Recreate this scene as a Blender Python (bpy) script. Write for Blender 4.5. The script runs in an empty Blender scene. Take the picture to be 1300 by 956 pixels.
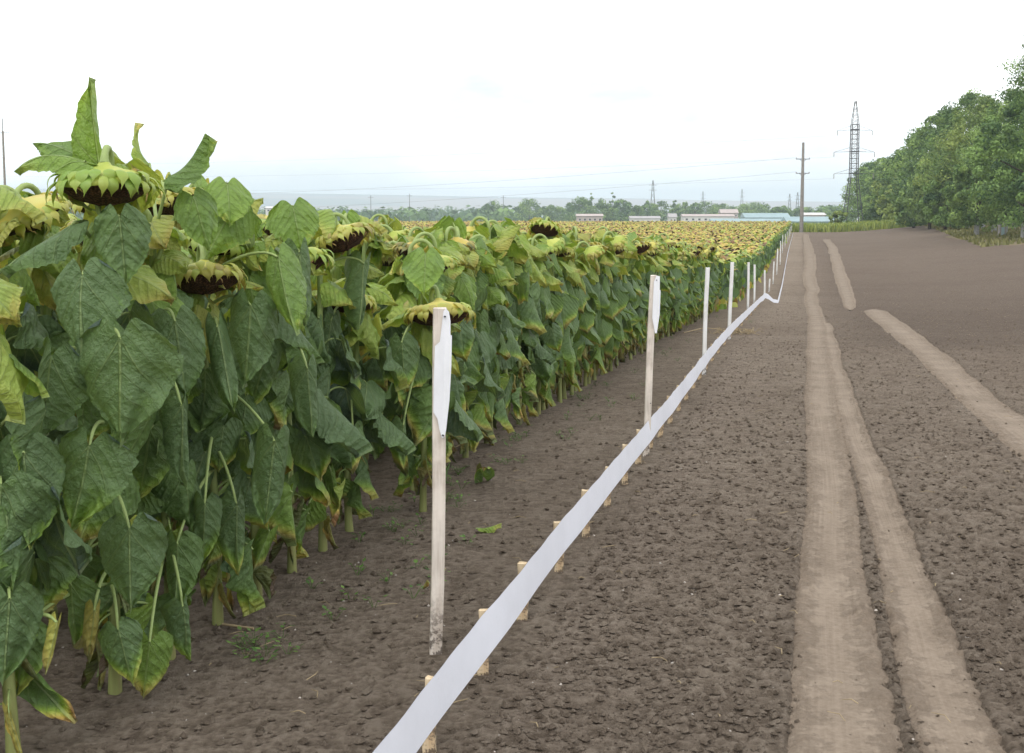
import bpy, math, random
import numpy as np
from mathutils import Vector, Matrix, Euler

random.seed(7)
RNG = np.random.default_rng(7)
PI = math.pi
R = math.radians
scene = bpy.context.scene
COL = scene.collection

# ------------------------------------------------------------------ camera
CAM_H, F, TH = 1.65, 1632.0, math.radians(5.79)
cd = bpy.data.cameras.new('camera')
cam = bpy.data.objects.new('camera', cd)
COL.objects.link(cam)
cam.location = (0, 0, CAM_H)
cam.rotation_euler = (PI / 2 - TH, 0, 0)
cd.sensor_width = 36
cd.lens = F / 1300 * 36
cd.shift_y = -44.5 / 1300
cd.clip_start = 0.05
cd.clip_end = 40000
scene.camera = cam


def at(px, py, Y):
    """a point at depth Y metres in the direction of a place in the photograph"""
    dx = (px - 650) / F
    dy = (433.5 - py) / F
    d = (dx, math.cos(TH) + dy * math.sin(TH), -math.sin(TH) + dy * math.cos(TH))
    k = Y / d[1]
    return Vector((d[0] * k, Y, CAM_H + d[2] * k))


# ------------------------------------------------------------------ noise and terrain
def _h(ix, iy, seed):
    n = (ix.astype(np.int64) * 374761393 + iy.astype(np.int64) * 668265263 + seed * 1442695041) & 0xFFFFFFFF
    n = ((n ^ (n >> 13)) * 1274126177) & 0xFFFFFFFF
    n = (n ^ (n >> 16)) & 0xFFFFFFFF
    return n.astype(np.float64) / 4294967295.0


def vnoise(x, y, seed=0):
    x = np.asarray(x, float); y = np.asarray(y, float)
    ix = np.floor(x); iy = np.floor(y)
    fx = x - ix; fy = y - iy
    fx = fx * fx * fx * (fx * (fx * 6 - 15) + 10)
    fy = fy * fy * fy * (fy * (fy * 6 - 15) + 10)
    a = _h(ix, iy, seed); b = _h(ix + 1, iy, seed)
    c = _h(ix, iy + 1, seed); d = _h(ix + 1, iy + 1, seed)
    return (a + (b - a) * fx) * (1 - fy) + (c + (d - c) * fx) * fy


def fbm(x, y, seed=0, octv=4):
    s = 0; a = 0.5
    for i in range(octv):
        s = s + a * vnoise(x * 2 ** i + 13.1 * i, y * 2 ** i - 7.7 * i, seed + i)
        a *= 0.5
    return s


def sstep(a, b, x):
    t = np.clip((np.asarray(x, float) - a) / (b - a), 0, 1)
    return t * t * (3 - 2 * t)


_ky = np.array([-400, 0, 5, 9, 15, 21, 31, 40, 55, 70, 110, 200, 300, 500, 1000, 2000, 3500, 4500, 5400, 6200, 8000, 14000], float)
_kz = np.array([0, 0, 0, -.06, -.25, -.45, -.85, -1.2, -1.55, -1.6, -1.5, -1.45, -2.4, -5.0, -12, -22, -20, 2, 50, 68, 58, 20], float)
_ty = np.concatenate([np.linspace(-400, 220, 2481), np.geomspace(221, 14000, 900)])
_tz = np.interp(_ty, _ky, _kz)
_k = np.hanning(33); _k /= _k.sum()
_tz = np.concatenate([np.convolve(np.pad(_tz[:2481], 16, 'edge'), _k, 'valid'), _tz[2481:]])


def terr(x, y):
    x = np.asarray(x, float); y = np.asarray(y, float)
    a = np.interp(y, _ty, _tz)
    s = x - 0.225 * y
    up = sstep(3, 30, s) * (1 - sstep(230, 420, y)) * sstep(6, 60, y)
    a = a * (1 - up) + (-0.05 + 0.0016 * y) * up * 1.0
    # hills: higher to the left, a low step in the middle
    far = sstep(4200, 6500, y)
    a = a + far * ((-x) * 0.018 + 12 * (vnoise(x / 1500.0 + 3.3, y / 2600.0, 5) - .5) + 6 * (vnoise(x / 500.0, y / 900.0, 9) - .5))
    a = a + 0.03 * (vnoise(x / 1.7, y / 1.7, 21) - 0.5) * (1 - sstep(20, 60, y))
    return a


def gz(x, y):
    return float(terr(np.array([x]), np.array([y]))[0])


def ground_at(px, py):
    lo = None
    ys = np.geomspace(2.0, 400, 3000)
    p = at(px, py, 1.0)
    zz = CAM_H + (p.z - CAM_H) * ys
    tt = terr(p.x * ys, ys)
    k = np.argmax(zz < tt)
    if k == 0:
        k = len(ys) - 1
    y = ys[k]
    return Vector((p.x * y, y, float(tt[k])))


# ------------------------------------------------------------------ materials
def new_mat(name):
    m = bpy.data.materials.new(name)
    m.use_nodes = True
    nt = m.node_tree
    nt.nodes.clear()
    out = nt.nodes.new('ShaderNodeOutputMaterial')
    return m, nt, out


class NT:
    def __init__(s, nt):
        s.nt = nt

    def n(s, t, **kw):
        o = s.nt.nodes.new(t)
        for k, v in kw.items():
            setattr(o, k, v)
        return o

    def link(s, a, b):
        s.nt.links.new(a, b)

    def val(s, sock, v):
        if hasattr(v, 'is_linked') or isinstance(v, bpy.types.NodeSocket):
            s.link(v, sock)
        else:
            sock.default_value = v

    def m(s, op, a, b=None, c=None, clamp=False):
        o = s.n('ShaderNodeMath', operation=op)
        o.use_clamp = clamp
        s.val(o.inputs[0], a)
        if b is not None: s.val(o.inputs[1], b)
        if c is not None: s.val(o.inputs[2], c)
        return o.outputs[0]

    def ss(s, a, b, x):
        o = s.n('ShaderNodeMapRange', interpolation_type='SMOOTHSTEP')
        s.val(o.inputs['Value'], x)
        o.inputs['From Min'].default_value = a
        o.inputs['From Max'].default_value = b
        return o.outputs[0]

    def noise(s, scale, detail=4, rough=.55, vec=None, dim='3D'):
        o = s.n('ShaderNodeTexNoise', noise_dimensions=dim)
        o.inputs['Scale'].default_value = scale
        o.inputs['Detail'].default_value = detail
        o.inputs['Roughness'].default_value = rough
        if vec is not None: s.link(vec, o.inputs['Vector'])
        return o.outputs['Fac']

    def mix(s, f, a, b, bt='MIX'):
        o = s.n('ShaderNodeMix', data_type='RGBA', blend_type=bt)
        s.val(o.inputs[0], f)
        s.val(o.inputs[6], a if not isinstance(a, tuple) else (*a[:3], 1))
        s.val(o.inputs[7], b if not isinstance(b, tuple) else (*b[:3], 1))
        return o.outputs[2]

    def ramp(s, f, pts):
        o = s.n('ShaderNodeValToRGB')
        cr = o.color_ramp
        while len(cr.elements) < len(pts):
            cr.elements.new(0.5)
        for e, (p, c) in zip(cr.elements, pts):
            e.position = p
            e.color = (*c, 1)
        s.link(f, o.inputs[0])
        return o.outputs[0]

    def attr(s, name, typ='GEOMETRY'):
        o = s.n('ShaderNodeAttribute', attribute_name=name, attribute_type=typ)
        return o

    def bump(s, h, strength=.4, dist=.01):
        o = s.n('ShaderNodeBump')
        o.inputs['Strength'].default_value = strength
        o.inputs['Distance'].default_value = dist
        s.link(h, o.inputs['Height'])
        return o.outputs[0]

    def obj(s):
        return s.n('ShaderNodeTexCoord').outputs['Object']


def principled(h, out, col, rough=.8, spec=.3, bump=None, metal=0):
    p = h.n('ShaderNodeBsdfPrincipled')
    h.val(p.inputs['Base Color'], col if not isinstance(col, tuple) else (*col[:3], 1))
    h.val(p.inputs['Roughness'], rough)
    p.inputs['Specular IOR Level'].default_value = spec
    p.inputs['Metallic'].default_value = metal
    if bump is not None: h.link(bump, p.inputs['Normal'])
    if out is not None: h.link(p.outputs[0], out.inputs[0])
    return p


def simple(name, col, rough=.8, spec=.3, var=.25, scale=8., bumpd=.004, col2=None, metal=0):
    m, nt, out = new_mat(name)
    h = NT(nt)
    n = h.noise(scale, 5, .6, h.obj())
    c2 = col2 or tuple(c * (1 - var) for c in col)
    c = h.mix(h.ss(.35, .68, n), col, c2)
    principled(h, out, c, rough, spec, h.bump(h.noise(scale * 6, 4, .6, h.obj()), .5, bumpd), metal)
    return m


LEAF_RAMP = [(0.0, (.054, .092, .076)), (.11, (.074, .124, .080)), (.24, (.115, .205, .050)), (.40, (.29, .44, .055)), (.56, (.60, .62, .12)),
             (.70, (.70, .52, .12)), (.85, (.38, .19, .08)), (1.0, (.12, .07, .045))]


def leaf_material(name, veins=True, spots=True):
    m, nt, out = new_mat(name)
    h = NT(nt)
    age = h.m('ADD', h.attr('age').outputs['Fac'], h.attr('age', 'OBJECT').outputs['Fac'])
    tc = h.n('ShaderNodeTexCoord')
    ob = tc.outputs['Object']
    n1 = h.noise(9, 4, .6, ob)
    n2 = h.noise(38, 5, .65, ob)
    edge = h.attr('edge').outputs['Fac']
    a = h.m('ADD', age, h.m('MULTIPLY', h.m('SUBTRACT', n1, .5), .22))
    if spots:
        sp = h.m('MULTIPLY', h.ss(.56, .70, h.noise(14, 5, .7, ob)), .34)
        a = h.m('ADD', a, h.m('MULTIPLY', sp, h.m('ADD', .12, h.m('MULTIPLY', edge, .95))))
    col = h.ramp(a, LEAF_RAMP)
    col = h.mix(h.m('MULTIPLY', h.m('SUBTRACT', n2, .35, clamp=True), .55), col, (.60, .70, .70), 'SOFT_LIGHT')
    bump = None
    if veins:
        sx = h.n('ShaderNodeSeparateXYZ')
        h.link(h.n('ShaderNodeUVMap').outputs[0], sx.inputs[0])
        x = h.m('ABSOLUTE', h.m('SUBTRACT', sx.outputs[0], .5))
        y = sx.outputs[1]
        mid = h.ss(.017, .007, x)
        y0 = h.m('SUBTRACT', y, .2)
        prim = h.m('MULTIPLY', h.ss(.013, .004, h.m('ABSOLUTE', h.m('SUBTRACT', x, h.m('MULTIPLY', y0, .62)))), h.ss(.8, .25, y))
        t = h.m('DIVIDE', h.m('SUBTRACT', y, h.m('MULTIPLY', x, h.m('ADD', .7, h.m('MULTIPLY', x, 1.3)))), .145)
        fr = h.m('ABSOLUTE', h.m('SUBTRACT', h.m('FRACT', t), .5))
        sec = h.m('MULTIPLY', h.ss(.45, .495, fr), .6)
        net = h.n('ShaderNodeTexVoronoi', feature='DISTANCE_TO_EDGE')
        net.inputs['Scale'].default_value = 26
        h.link(h.n('ShaderNodeUVMap').outputs[0], net.inputs['Vector'])
        nt_ = h.m('MULTIPLY', h.ss(.10, .02, net.outputs['Distance']), .16)
        v = h.m('MAXIMUM', h.m('MAXIMUM', mid, h.m('MULTIPLY', prim, .85)), h.m('MAXIMUM', sec, nt_))
        vcol = h.mix(.6, col, (.36, .42, .20))
        col = h.mix(h.m('MULTIPLY', v, .75), col, vcol)
        hh = h.m('SUBTRACT', h.m('MULTIPLY', h.ss(.5, .1, fr), .28), h.m('MULTIPLY', v, .6))
        hh = h.m('ADD', hh, h.m('MULTIPLY', n2, .9))
        bump = h.bump(h.m('ADD', hh, h.m('ADD', h.m('MULTIPLY', n1, 1.6), h.m('MULTIPLY', h.noise(55, 3, .5, ob), .9))), .95, .011)
    geo = h.n('ShaderNodeNewGeometry')
    colb = h.mix(.45, col, (.17, .29, .06))
    cc = h.mix(geo.outputs['Backfacing'], col, colb)
    p = principled(h, None, cc, .46, .55, bump)
    tr = h.n('ShaderNodeBsdfTranslucent')
    h.link(h.mix(1.0, h.mix(.5, col, (.24, .34, .04)), (1.0, 1.0, .75), 'MULTIPLY'), tr.inputs[0])
    mx = h.n('ShaderNodeMixShader')
    mx.inputs[0].default_value = .3
    h.link(p.outputs[0], mx.inputs[1])
    h.link(tr.outputs[0], mx.inputs[2])
    h.link(mx.outputs[0], out.inputs[0])
    return m


M = {}
M['leaf'] = leaf_material('sunflower_leaf')
M['leaf_far'] = leaf_material('sunflower_leaf_distant', veins=False, spots=False)
M['bract'] = leaf_material('sunflower_bract', veins=False, spots=False)


def stem_mat():
    m, nt, out = new_mat('sunflower_stem')
    h = NT(nt)
    ob = h.obj()
    mp = h.n('ShaderNodeMapping')
    mp.inputs['Scale'].default_value = (60, 60, 3)
    h.link(ob, mp.inputs[0])
    n = h.noise(1, 4, .6, mp.outputs[0])
    age = h.attr('age').outputs['Fac']
    a = h.m('ADD', age, h.m('MULTIPLY', h.m('SUBTRACT', n, .5), .5))
    col = h.ramp(a, [(0, (.16, .22, .07)), (.35, (.28, .36, .13)), (.6, (.24, .26, .09)), (.85, (.18, .14, .07)), (1, (.09, .065, .045))])
    principled(h, out, col, .6, .3, h.bump(n, .5, .003))
    return m


M['stem'] = stem_mat()


def seed_mat():
    m, nt, out = new_mat('sunflower_seed_face')
    h = NT(nt)
    v = h.n('ShaderNodeTexVoronoi')
    v.inputs['Scale'].default_value = 130
    h.link(h.obj(), v.inputs['Vector'])
    n = h.noise(14, 4, .6, h.obj())
    c = h.mix(h.ss(.35, .65, n), (.09, .042, .026), (.19, .095, .050))
    c = h.mix(h.ss(.0, .7, v.outputs['Distance']), c, (.035, .018, .012))
    principled(h, out, c, .75, .2, h.bump(h.m('MULTIPLY', v.outputs['Distance'], -1), .9, .004))
    return m


M['seed'] = seed_mat()
M['dry'] = simple('dry_petal', (.55, .42, .16), .8, .2, col2=(.34, .2, .09), scale=40)


def soil_colour(h, ob, rel):
    n0 = h.noise(.22, 4, .6, ob)
    n1 = h.noise(3.1, 6, .65, ob)
    n2 = h.noise(30, 8, .75, ob)
    n3 = h.noise(120, 6, .7, ob)
    f = h.m('ADD', h.m('MULTIPLY', n1, .25), h.m('ADD', h.m('MULTIPLY', n2, .55), h.m('MULTIPLY', rel, .4)))
    soil = h.ramp(f, [(.36, (.058, .044, .033)), (.47, (.176, .138, .104)), (.60, (.275, .220, .170)), (.74, (.40, .33, .262))])
    soil = h.mix(h.m('MULTIPLY', h.ss(.40, .66, n0), .25), soil, (.13, .092, .067))
    soil = h.mix(h.m('MULTIPLY', h.ss(.58, .74, n3), .55), soil, (.24, .19, .15))
    return soil, n2, n3


def dust_colour(h, ob):
    n1 = h.noise(2.3, 5, .6, ob)
    n2 = h.noise(40, 6, .65, ob)
    f = h.m('ADD', h.m('MULTIPLY', n1, .5), h.m('MULTIPLY', n2, .5))
    return h.ramp(f, [(.33, (.150, .118, .090)), (.5, (.215, .172, .133)), (.68, (.275, .226, .178))])


def dust_mask(h, ob, close):
    n = h.noise(11, 7, .72, ob)
    return h.ss(-.22, .62, h.m('ADD', close, h.m('MULTIPLY', h.m('SUBTRACT', n, .5), 3.2)))


def soil_mat():
    m, nt, out = new_mat('soil_ground')
    h = NT(nt)
    ob = h.obj()
    z = h.attr('zone')           # ground colour by place; far bare soil has clod shade painted in
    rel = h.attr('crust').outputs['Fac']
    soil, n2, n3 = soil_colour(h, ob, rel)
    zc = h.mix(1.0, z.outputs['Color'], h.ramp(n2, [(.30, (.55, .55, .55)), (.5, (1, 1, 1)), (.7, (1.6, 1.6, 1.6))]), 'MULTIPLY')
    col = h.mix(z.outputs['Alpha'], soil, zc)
    col = h.mix(dust_mask(h, ob, h.attr('close').outputs['Fac']), col, dust_colour(h, ob))
    hh = h.m('ADD', h.m('MULTIPLY', n2, 1.0), h.m('MULTIPLY', n3, .45))
    principled(h, out, col, .95, .12, h.bump(hh, 1.0, .055))
    return m


M['soil'] = soil_mat()


def track_mat():
    m, nt, out = new_mat('packed_dust')
    h = NT(nt)
    ob = h.obj()
    n2 = h.noise(40, 6, .65, ob)
    uv = h.n('ShaderNodeUVMap').outputs[0]
    mp = h.n('ShaderNodeMapping')
    mp.inputs['Scale'].default_value = (26, .9, 1)
    h.link(uv, mp.inputs[0])
    ns = h.noise(1, 3, .5, mp.outputs[0])
    mp2 = h.n('ShaderNodeMapping')
    mp2.inputs['Scale'].default_value = (5, 34, 1)
    h.link(uv, mp2.inputs[0])
    nt2 = h.noise(1, 3, .5, mp2.outputs[0])
    col = dust_colour(h, ob)
    col = h.mix(h.m('MULTIPLY', h.ss(.45, .75, ns), .25), col, (.30, .245, .195))
    col = h.mix(h.m('MULTIPLY', h.ss(.50, .30, ns), .22), col, (.15, .115, .088))
    soil, q2, q3 = soil_colour(h, ob, .36)
    sx = h.n('ShaderNodeSeparateXYZ')
    h.link(uv, sx.inputs[0])
    close = h.m('SUBTRACT', 1, h.m('MULTIPLY', h.m('ABSOLUTE', h.m('SUBTRACT', sx.outputs[0], .5)), 2.44))
    col = h.mix(dust_mask(h, ob, close), soil, col)
    hh = h.m('ADD', h.m('MULTIPLY', ns, .22), h.m('ADD', h.m('MULTIPLY', n2, .3), h.m('MULTIPLY', nt2, .3)))
    inv = h.m('SUBTRACT', 1, dust_mask(h, ob, close))
    hh = h.m('ADD', hh, h.m('MULTIPLY', h.m('MULTIPLY', q2, 3.5), inv))
    principled(h, out, col, .95, .1, h.bump(hh, .6, .013))
    return m


M['track'] = track_mat()


def wood_mat(name, c1, c2, white=0.0):
    m, nt, out = new_mat(name)
    h = NT(nt)
    ob = h.obj()
    mp = h.n('ShaderNodeMapping')
    mp.inputs['Scale'].default_value = (50, 50, 3)
    h.link(ob, mp.inputs[0])
    n = h.noise(1, 6, .65, mp.outputs[0])
    col = h.mix(h.ss(.38, .62, n), c1, c2)
    b = h.noise(4, 4, .6, ob)
    col = h.mix(h.m('MULTIPLY', h.ss(.42, .6, b), .5 + white), col, tuple(min(.8, c * 1.25) for c in c1))
    sx = h.n('ShaderNodeSeparateXYZ')
    h.link(ob, sx.inputs[0])
    low = h.m('MULTIPLY', h.ss(.28, .03, sx.outputs[2]), h.ss(.45, .58, h.noise(40, 5, .7, ob)))
    col = h.mix(h.m('MULTIPLY', low, .85), col, (.07, .05, .04))
    principled(h, out, col, .75, .25, h.bump(n, .35, .004))
    return m


M['post'] = wood_mat('whitish_post_wood', (.62, .56, .50), (.48, .41, .35), .25)
M['post_far'] = wood_mat('white_painted_wood', (.74, .73, .72), (.62, .60, .58), .25)
M['stake'] = wood_mat('raw_pine_wood', (.62, .50, .34), (.50, .36, .22))
M['tape'] = simple('white_plastic_tape', (.78, .79, .86), .45, .4, .05, 5, .002)
M['plate'] = simple('white_sheet', (.80, .81, .85), .5, .4, .06, 8, .002)
M['concrete'] = simple('concrete', (.28, .26, .24), .9, .2, .25, 3)
M['steel'] = simple('galvanised_steel', (.07, .07, .075), .6, .4, .3, 3)
M['wire'] = simple('wire_metal', (.2, .2, .21), .5, .4)
M['bark'] = simple('bark', (.09, .07, .055), .95, .1, .4, 6, .02)
M['white_bark'] = simple('whitewashed_bark', (.42, .42, .41), .95, .1, .25, 6, .02)
M['turq'] = simple('turquoise_roofing', (.27, .37, .39), .6, .3, .15, .3)  # turquoise here and pink below washed out toward the distance haze
M['pink'] = simple('pink_brick', (.46, .39, .37), .9, .2, .15, .5)
M['whitewall'] = simple('white_render', (.62, .60, .58), .9, .2, .1, .5)
M['roofgrey'] = simple('grey_roofing', (.38, .36, .36), .8, .2, .15, .4)
M['glass'] = simple('dark_window', (.03, .035, .04), .2, .5)
M['stone'] = simple('pale_stone', (.5, .45, .4), .9, .2, .3, 20)
M['straw'] = simple('straw', (.42, .33, .2), .8, .2, .35, 20)


def crown_mat(name, c_dark, c_light):
    m, nt, out = new_mat(name)
    h = NT(nt)
    t = h.attr('age').outputs['Fac']
    n = h.noise(.9, 4, .6, h.obj())
    f = h.m('ADD', t, h.m('MULTIPLY', h.m('SUBTRACT', n, .5), .5), clamp=True)
    col = h.mix(f, c_dark, c_light)
    p = principled(h, None, col, .6, .3)
    tr = h.n('ShaderNodeBsdfTranslucent')
    h.link(h.mix(.5, col, (.10, .16, .02)), tr.inputs[0])
    mx = h.n('ShaderNodeMixShader')
    mx.inputs[0].default_value = .25
    h.link(p.outputs[0], mx.inputs[1]); h.link(tr.outputs[0], mx.inputs[2]); h.link(mx.outputs[0], out.inputs[0])
    return m


M['crown_mid'] = crown_mat('crown_mid_green', (.065, .13, .040), (.32, .45, .12))
M['crown_dark'] = crown_mat('crown_dark_green', (.048, .105, .038), (.24, .37, .10))
M['crown_yellow'] = crown_mat('crown_yellow_green', (.10, .165, .045), (.36, .44, .11))
M['weed'] = crown_mat('weed_green', (.06, .13, .03), (.16, .28, .06))
M['corn'] = crown_mat('crop_green', (.16, .24, .04), (.44, .48, .12))
M['verge'] = crown_mat('verge_grass', (.13, .13, .04), (.28, .26, .10))


# ------------------------------------------------------------------ mesh building
class MB:
    """collects quads / triangles with uv, age, edge and material index; builds ONE mesh"""
    def __init__(s):
        s.v = []; s.f = []; s.uv = []; s.age = []; s.edge = []; s.mi = []; s.nv = 0

    def add(s, v, f, uv=None, age=0.0, edge=0.0, mi=0):
        v = np.asarray(v, float).reshape(-1, 3)
        f = np.asarray(f, int)
        if f.shape[1] == 3:
            f = np.concatenate([f, -np.ones((len(f), 1), int)], 1)
        g = np.where(f >= 0, f + s.nv, -1)
        s.v.append(v); s.f.append(g)
        s.uv.append(np.zeros((len(v), 2)) if uv is None else np.asarray(uv, float))
        s.age.append(np.broadcast_to(np.asarray(age, float), (len(v),)).copy())
        s.edge.append(np.broadcast_to(np.asarray(edge, float), (len(v),)).copy())
        s.mi.append(np.full(len(f), mi, int))
        s.nv += len(v)

    def merge(s, o, M4=None, dage=0.0, mi=None):
        if not o.v: return
        v = np.concatenate(o.v)
        if M4 is not None:
            m = np.array(M4)
            v = v @ m[:3, :3].T + m[:3, 3]
        f = np.concatenate(o.f)
        g = np.where(f >= 0, f + s.nv, -1)
        s.v.append(v); s.f.append(g)
        s.uv.append(np.concatenate(o.uv)); s.age.append(np.concatenate(o.age) + dage); s.edge.append(np.concatenate(o.edge))
        s.mi.append(np.concatenate(o.mi) if mi is None else np.full(len(f), mi, int))
        s.nv += len(v)

    def tube(s, pts, rad, seg=8, age=0.0, mi=0, cap=True, flat=1.0):
        pts = np.asarray(pts, float); n = len(pts)
        rad = np.broadcast_to(np.asarray(rad, float), (n,))
        t = np.gradient(pts, axis=0)
        t /= np.linalg.norm(t, axis=1)[:, None] + 1e-9
        ref = np.array([0.137, .99, .02]) if abs(t[0] @ np.array([0.137, .99, .02])) < .9 else np.array([1., 0, 0])
        vs = []
        a = np.cross(t[0], ref); a /= np.linalg.norm(a)
        ang = np.linspace(0, 2 * PI, seg, endpoint=False)
        for i in range(n):
            a = a - t[i] * (a @ t[i]); a /= np.linalg.norm(a) + 1e-9
            b = np.cross(t[i], a)
            vs.append(pts[i] + rad[i] * (np.cos(ang)[:, None] * a + flat * np.sin(ang)[:, None] * b))
        v = np.concatenate(vs)
        i, j = np.meshgrid(np.arange(n - 1), np.arange(seg), indexing='ij')
        i = i.ravel(); j = j.ravel(); k = (j + 1) % seg
        f = np.stack([i * seg + j, i * seg + k, (i + 1) * seg + k, (i + 1) * seg + j], 1)
        uv = np.stack([np.tile(ang / 2 / PI, n), np.repeat(np.linspace(0, 1, n), seg)], 1)
        ag = age if np.ndim(age) == 0 else np.repeat(np.asarray(age), seg)
        s.add(v, f, uv, ag, 0, mi)
        if cap:
            for base, c in ((0, pts[0]), ((n - 1) * seg, pts[-1])):
                ring = v[base:base + seg]
                vv = np.concatenate([ring, [c]])
                ff = np.array([[q, (q + 1) % seg, seg] for q in range(seg)])
                if base == 0: ff = ff[:, ::-1]
                s.add(vv, ff, None, float(np.ravel(ag)[0 if base == 0 else -1]), 0, mi)

    def box(s, c, size, rot=None, mi=0, taper=1.0, age=0):
        sx, sy, sz = [q / 2 for q in size]
        v = np.array([[-sx, -sy, -sz], [sx, -sy, -sz], [sx, sy, -sz], [-sx, sy, -sz],
                      [-sx * taper, -sy * taper, sz], [sx * taper, -sy * taper, sz], [sx * taper, sy * taper, sz], [-sx * taper, sy * taper, sz]])
        if rot is not None: v = v @ np.array(rot).T
        v = v + np.array(c)
        f = [[0, 3, 2, 1], [4, 5, 6, 7], [0, 1, 5, 4], [1, 2, 6, 5], [2, 3, 7, 6], [3, 0, 4, 7]]
        s.add(v, f, None, age, 0, mi)

    def mesh(s, name, mats, smooth=True):
        v = np.concatenate(s.v); f = np.concatenate(s.f)
        uv = np.concatenate(s.uv); mi = np.concatenate(s.mi)
        me = bpy.data.meshes.new(name)
        cnt = np.where(f[:, 3] >= 0, 4, 3)
        li = f.ravel(); li = li[li >= 0]
        me.vertices.add(len(v)); me.vertices.foreach_set('co', v.astype(np.float32).ravel())
        me.loops.add(len(li)); me.loops.foreach_set('vertex_index', li.astype(np.int32))
        me.polygons.add(len(f))
        st = np.concatenate([[0], np.cumsum(cnt)[:-1]])
        me.polygons.foreach_set('loop_start', st.astype(np.int32))
        me.polygons.foreach_set('material_index', mi.astype(np.int32))
        me.polygons.foreach_set('use_smooth', np.full(len(f), smooth))
        ul = me.uv_layers.new(name='uv')
        ul.data.foreach_set('uv', uv[li].astype(np.float32).ravel())
        for nm, arr in (('age', s.age), ('edge', s.edge)):
            at_ = me.attributes.new(nm, 'FLOAT', 'POINT')
            at_.data.foreach_set('value', np.concatenate(arr).astype(np.float32))
        for m in (mats if isinstance(mats, (list, tuple)) else [mats]):
            me.materials.append(m)
        me.update(calc_edges=True)
        me.validate()
        return me

    def build(s, name, mats, parent=None, smooth=True):
        return link(name, s.mesh(name, mats, smooth), parent)


def link(name, me, parent=None, mat=None):
    o = bpy.data.objects.new(name, me)
    COL.objects.link(o)
    if parent is not None: o.parent = parent
    if mat is not None: o.matrix_local = mat
    return o


def tag(o, label=None, cat=None, group=None, kind=None):
    if label: o['label'] = label
    if cat: o['category'] = cat
    if group: o['group'] = group
    if kind: o['kind'] = kind
    return o


def empty(name, loc, rz=0, tilt=(0, 0), scale=1):
    o = bpy.data.objects.new(name, None)
    COL.objects.link(o)
    o.empty_display_size = .2
    o.location = loc
    o.rotation_euler = (tilt[0], tilt[1], rz)
    o.scale = (scale,) * 3
    return o


# ------------------------------------------------------------------ sunflower leaves
def curve2(n, L, a0, a1, pw=1.0):
    """points in a vertical plane, elevation turning from a0 to a1 (radians) along length L"""
    t = np.linspace(0, 1, n)
    a = a0 + (a1 - a0) * t ** pw
    d = L / (n - 1)
    x = np.concatenate([[0], np.cumsum(np.cos(a[:-1]) * d)])
    z = np.concatenate([[0], np.cumsum(np.sin(a[:-1]) * d)])
    return x, z, a[-1]


_wv = np.linspace(0, 1, 201)
_ww = np.interp(_wv, [0, .05, .12, .22, .34, .48, .62, .75, .86, .93, .97, 1], [.50, .78, .95, 1.03, 1.03, .93, .76, .54, .30, .11, .04, .0])
WV, WW = _wv, np.convolve(np.pad(_ww, 4, 'reflect', reflect_type='odd'), np.ones(9) / 9, 'valid')
WW = np.maximum(WW, 0); WW[-1] = 0


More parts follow.
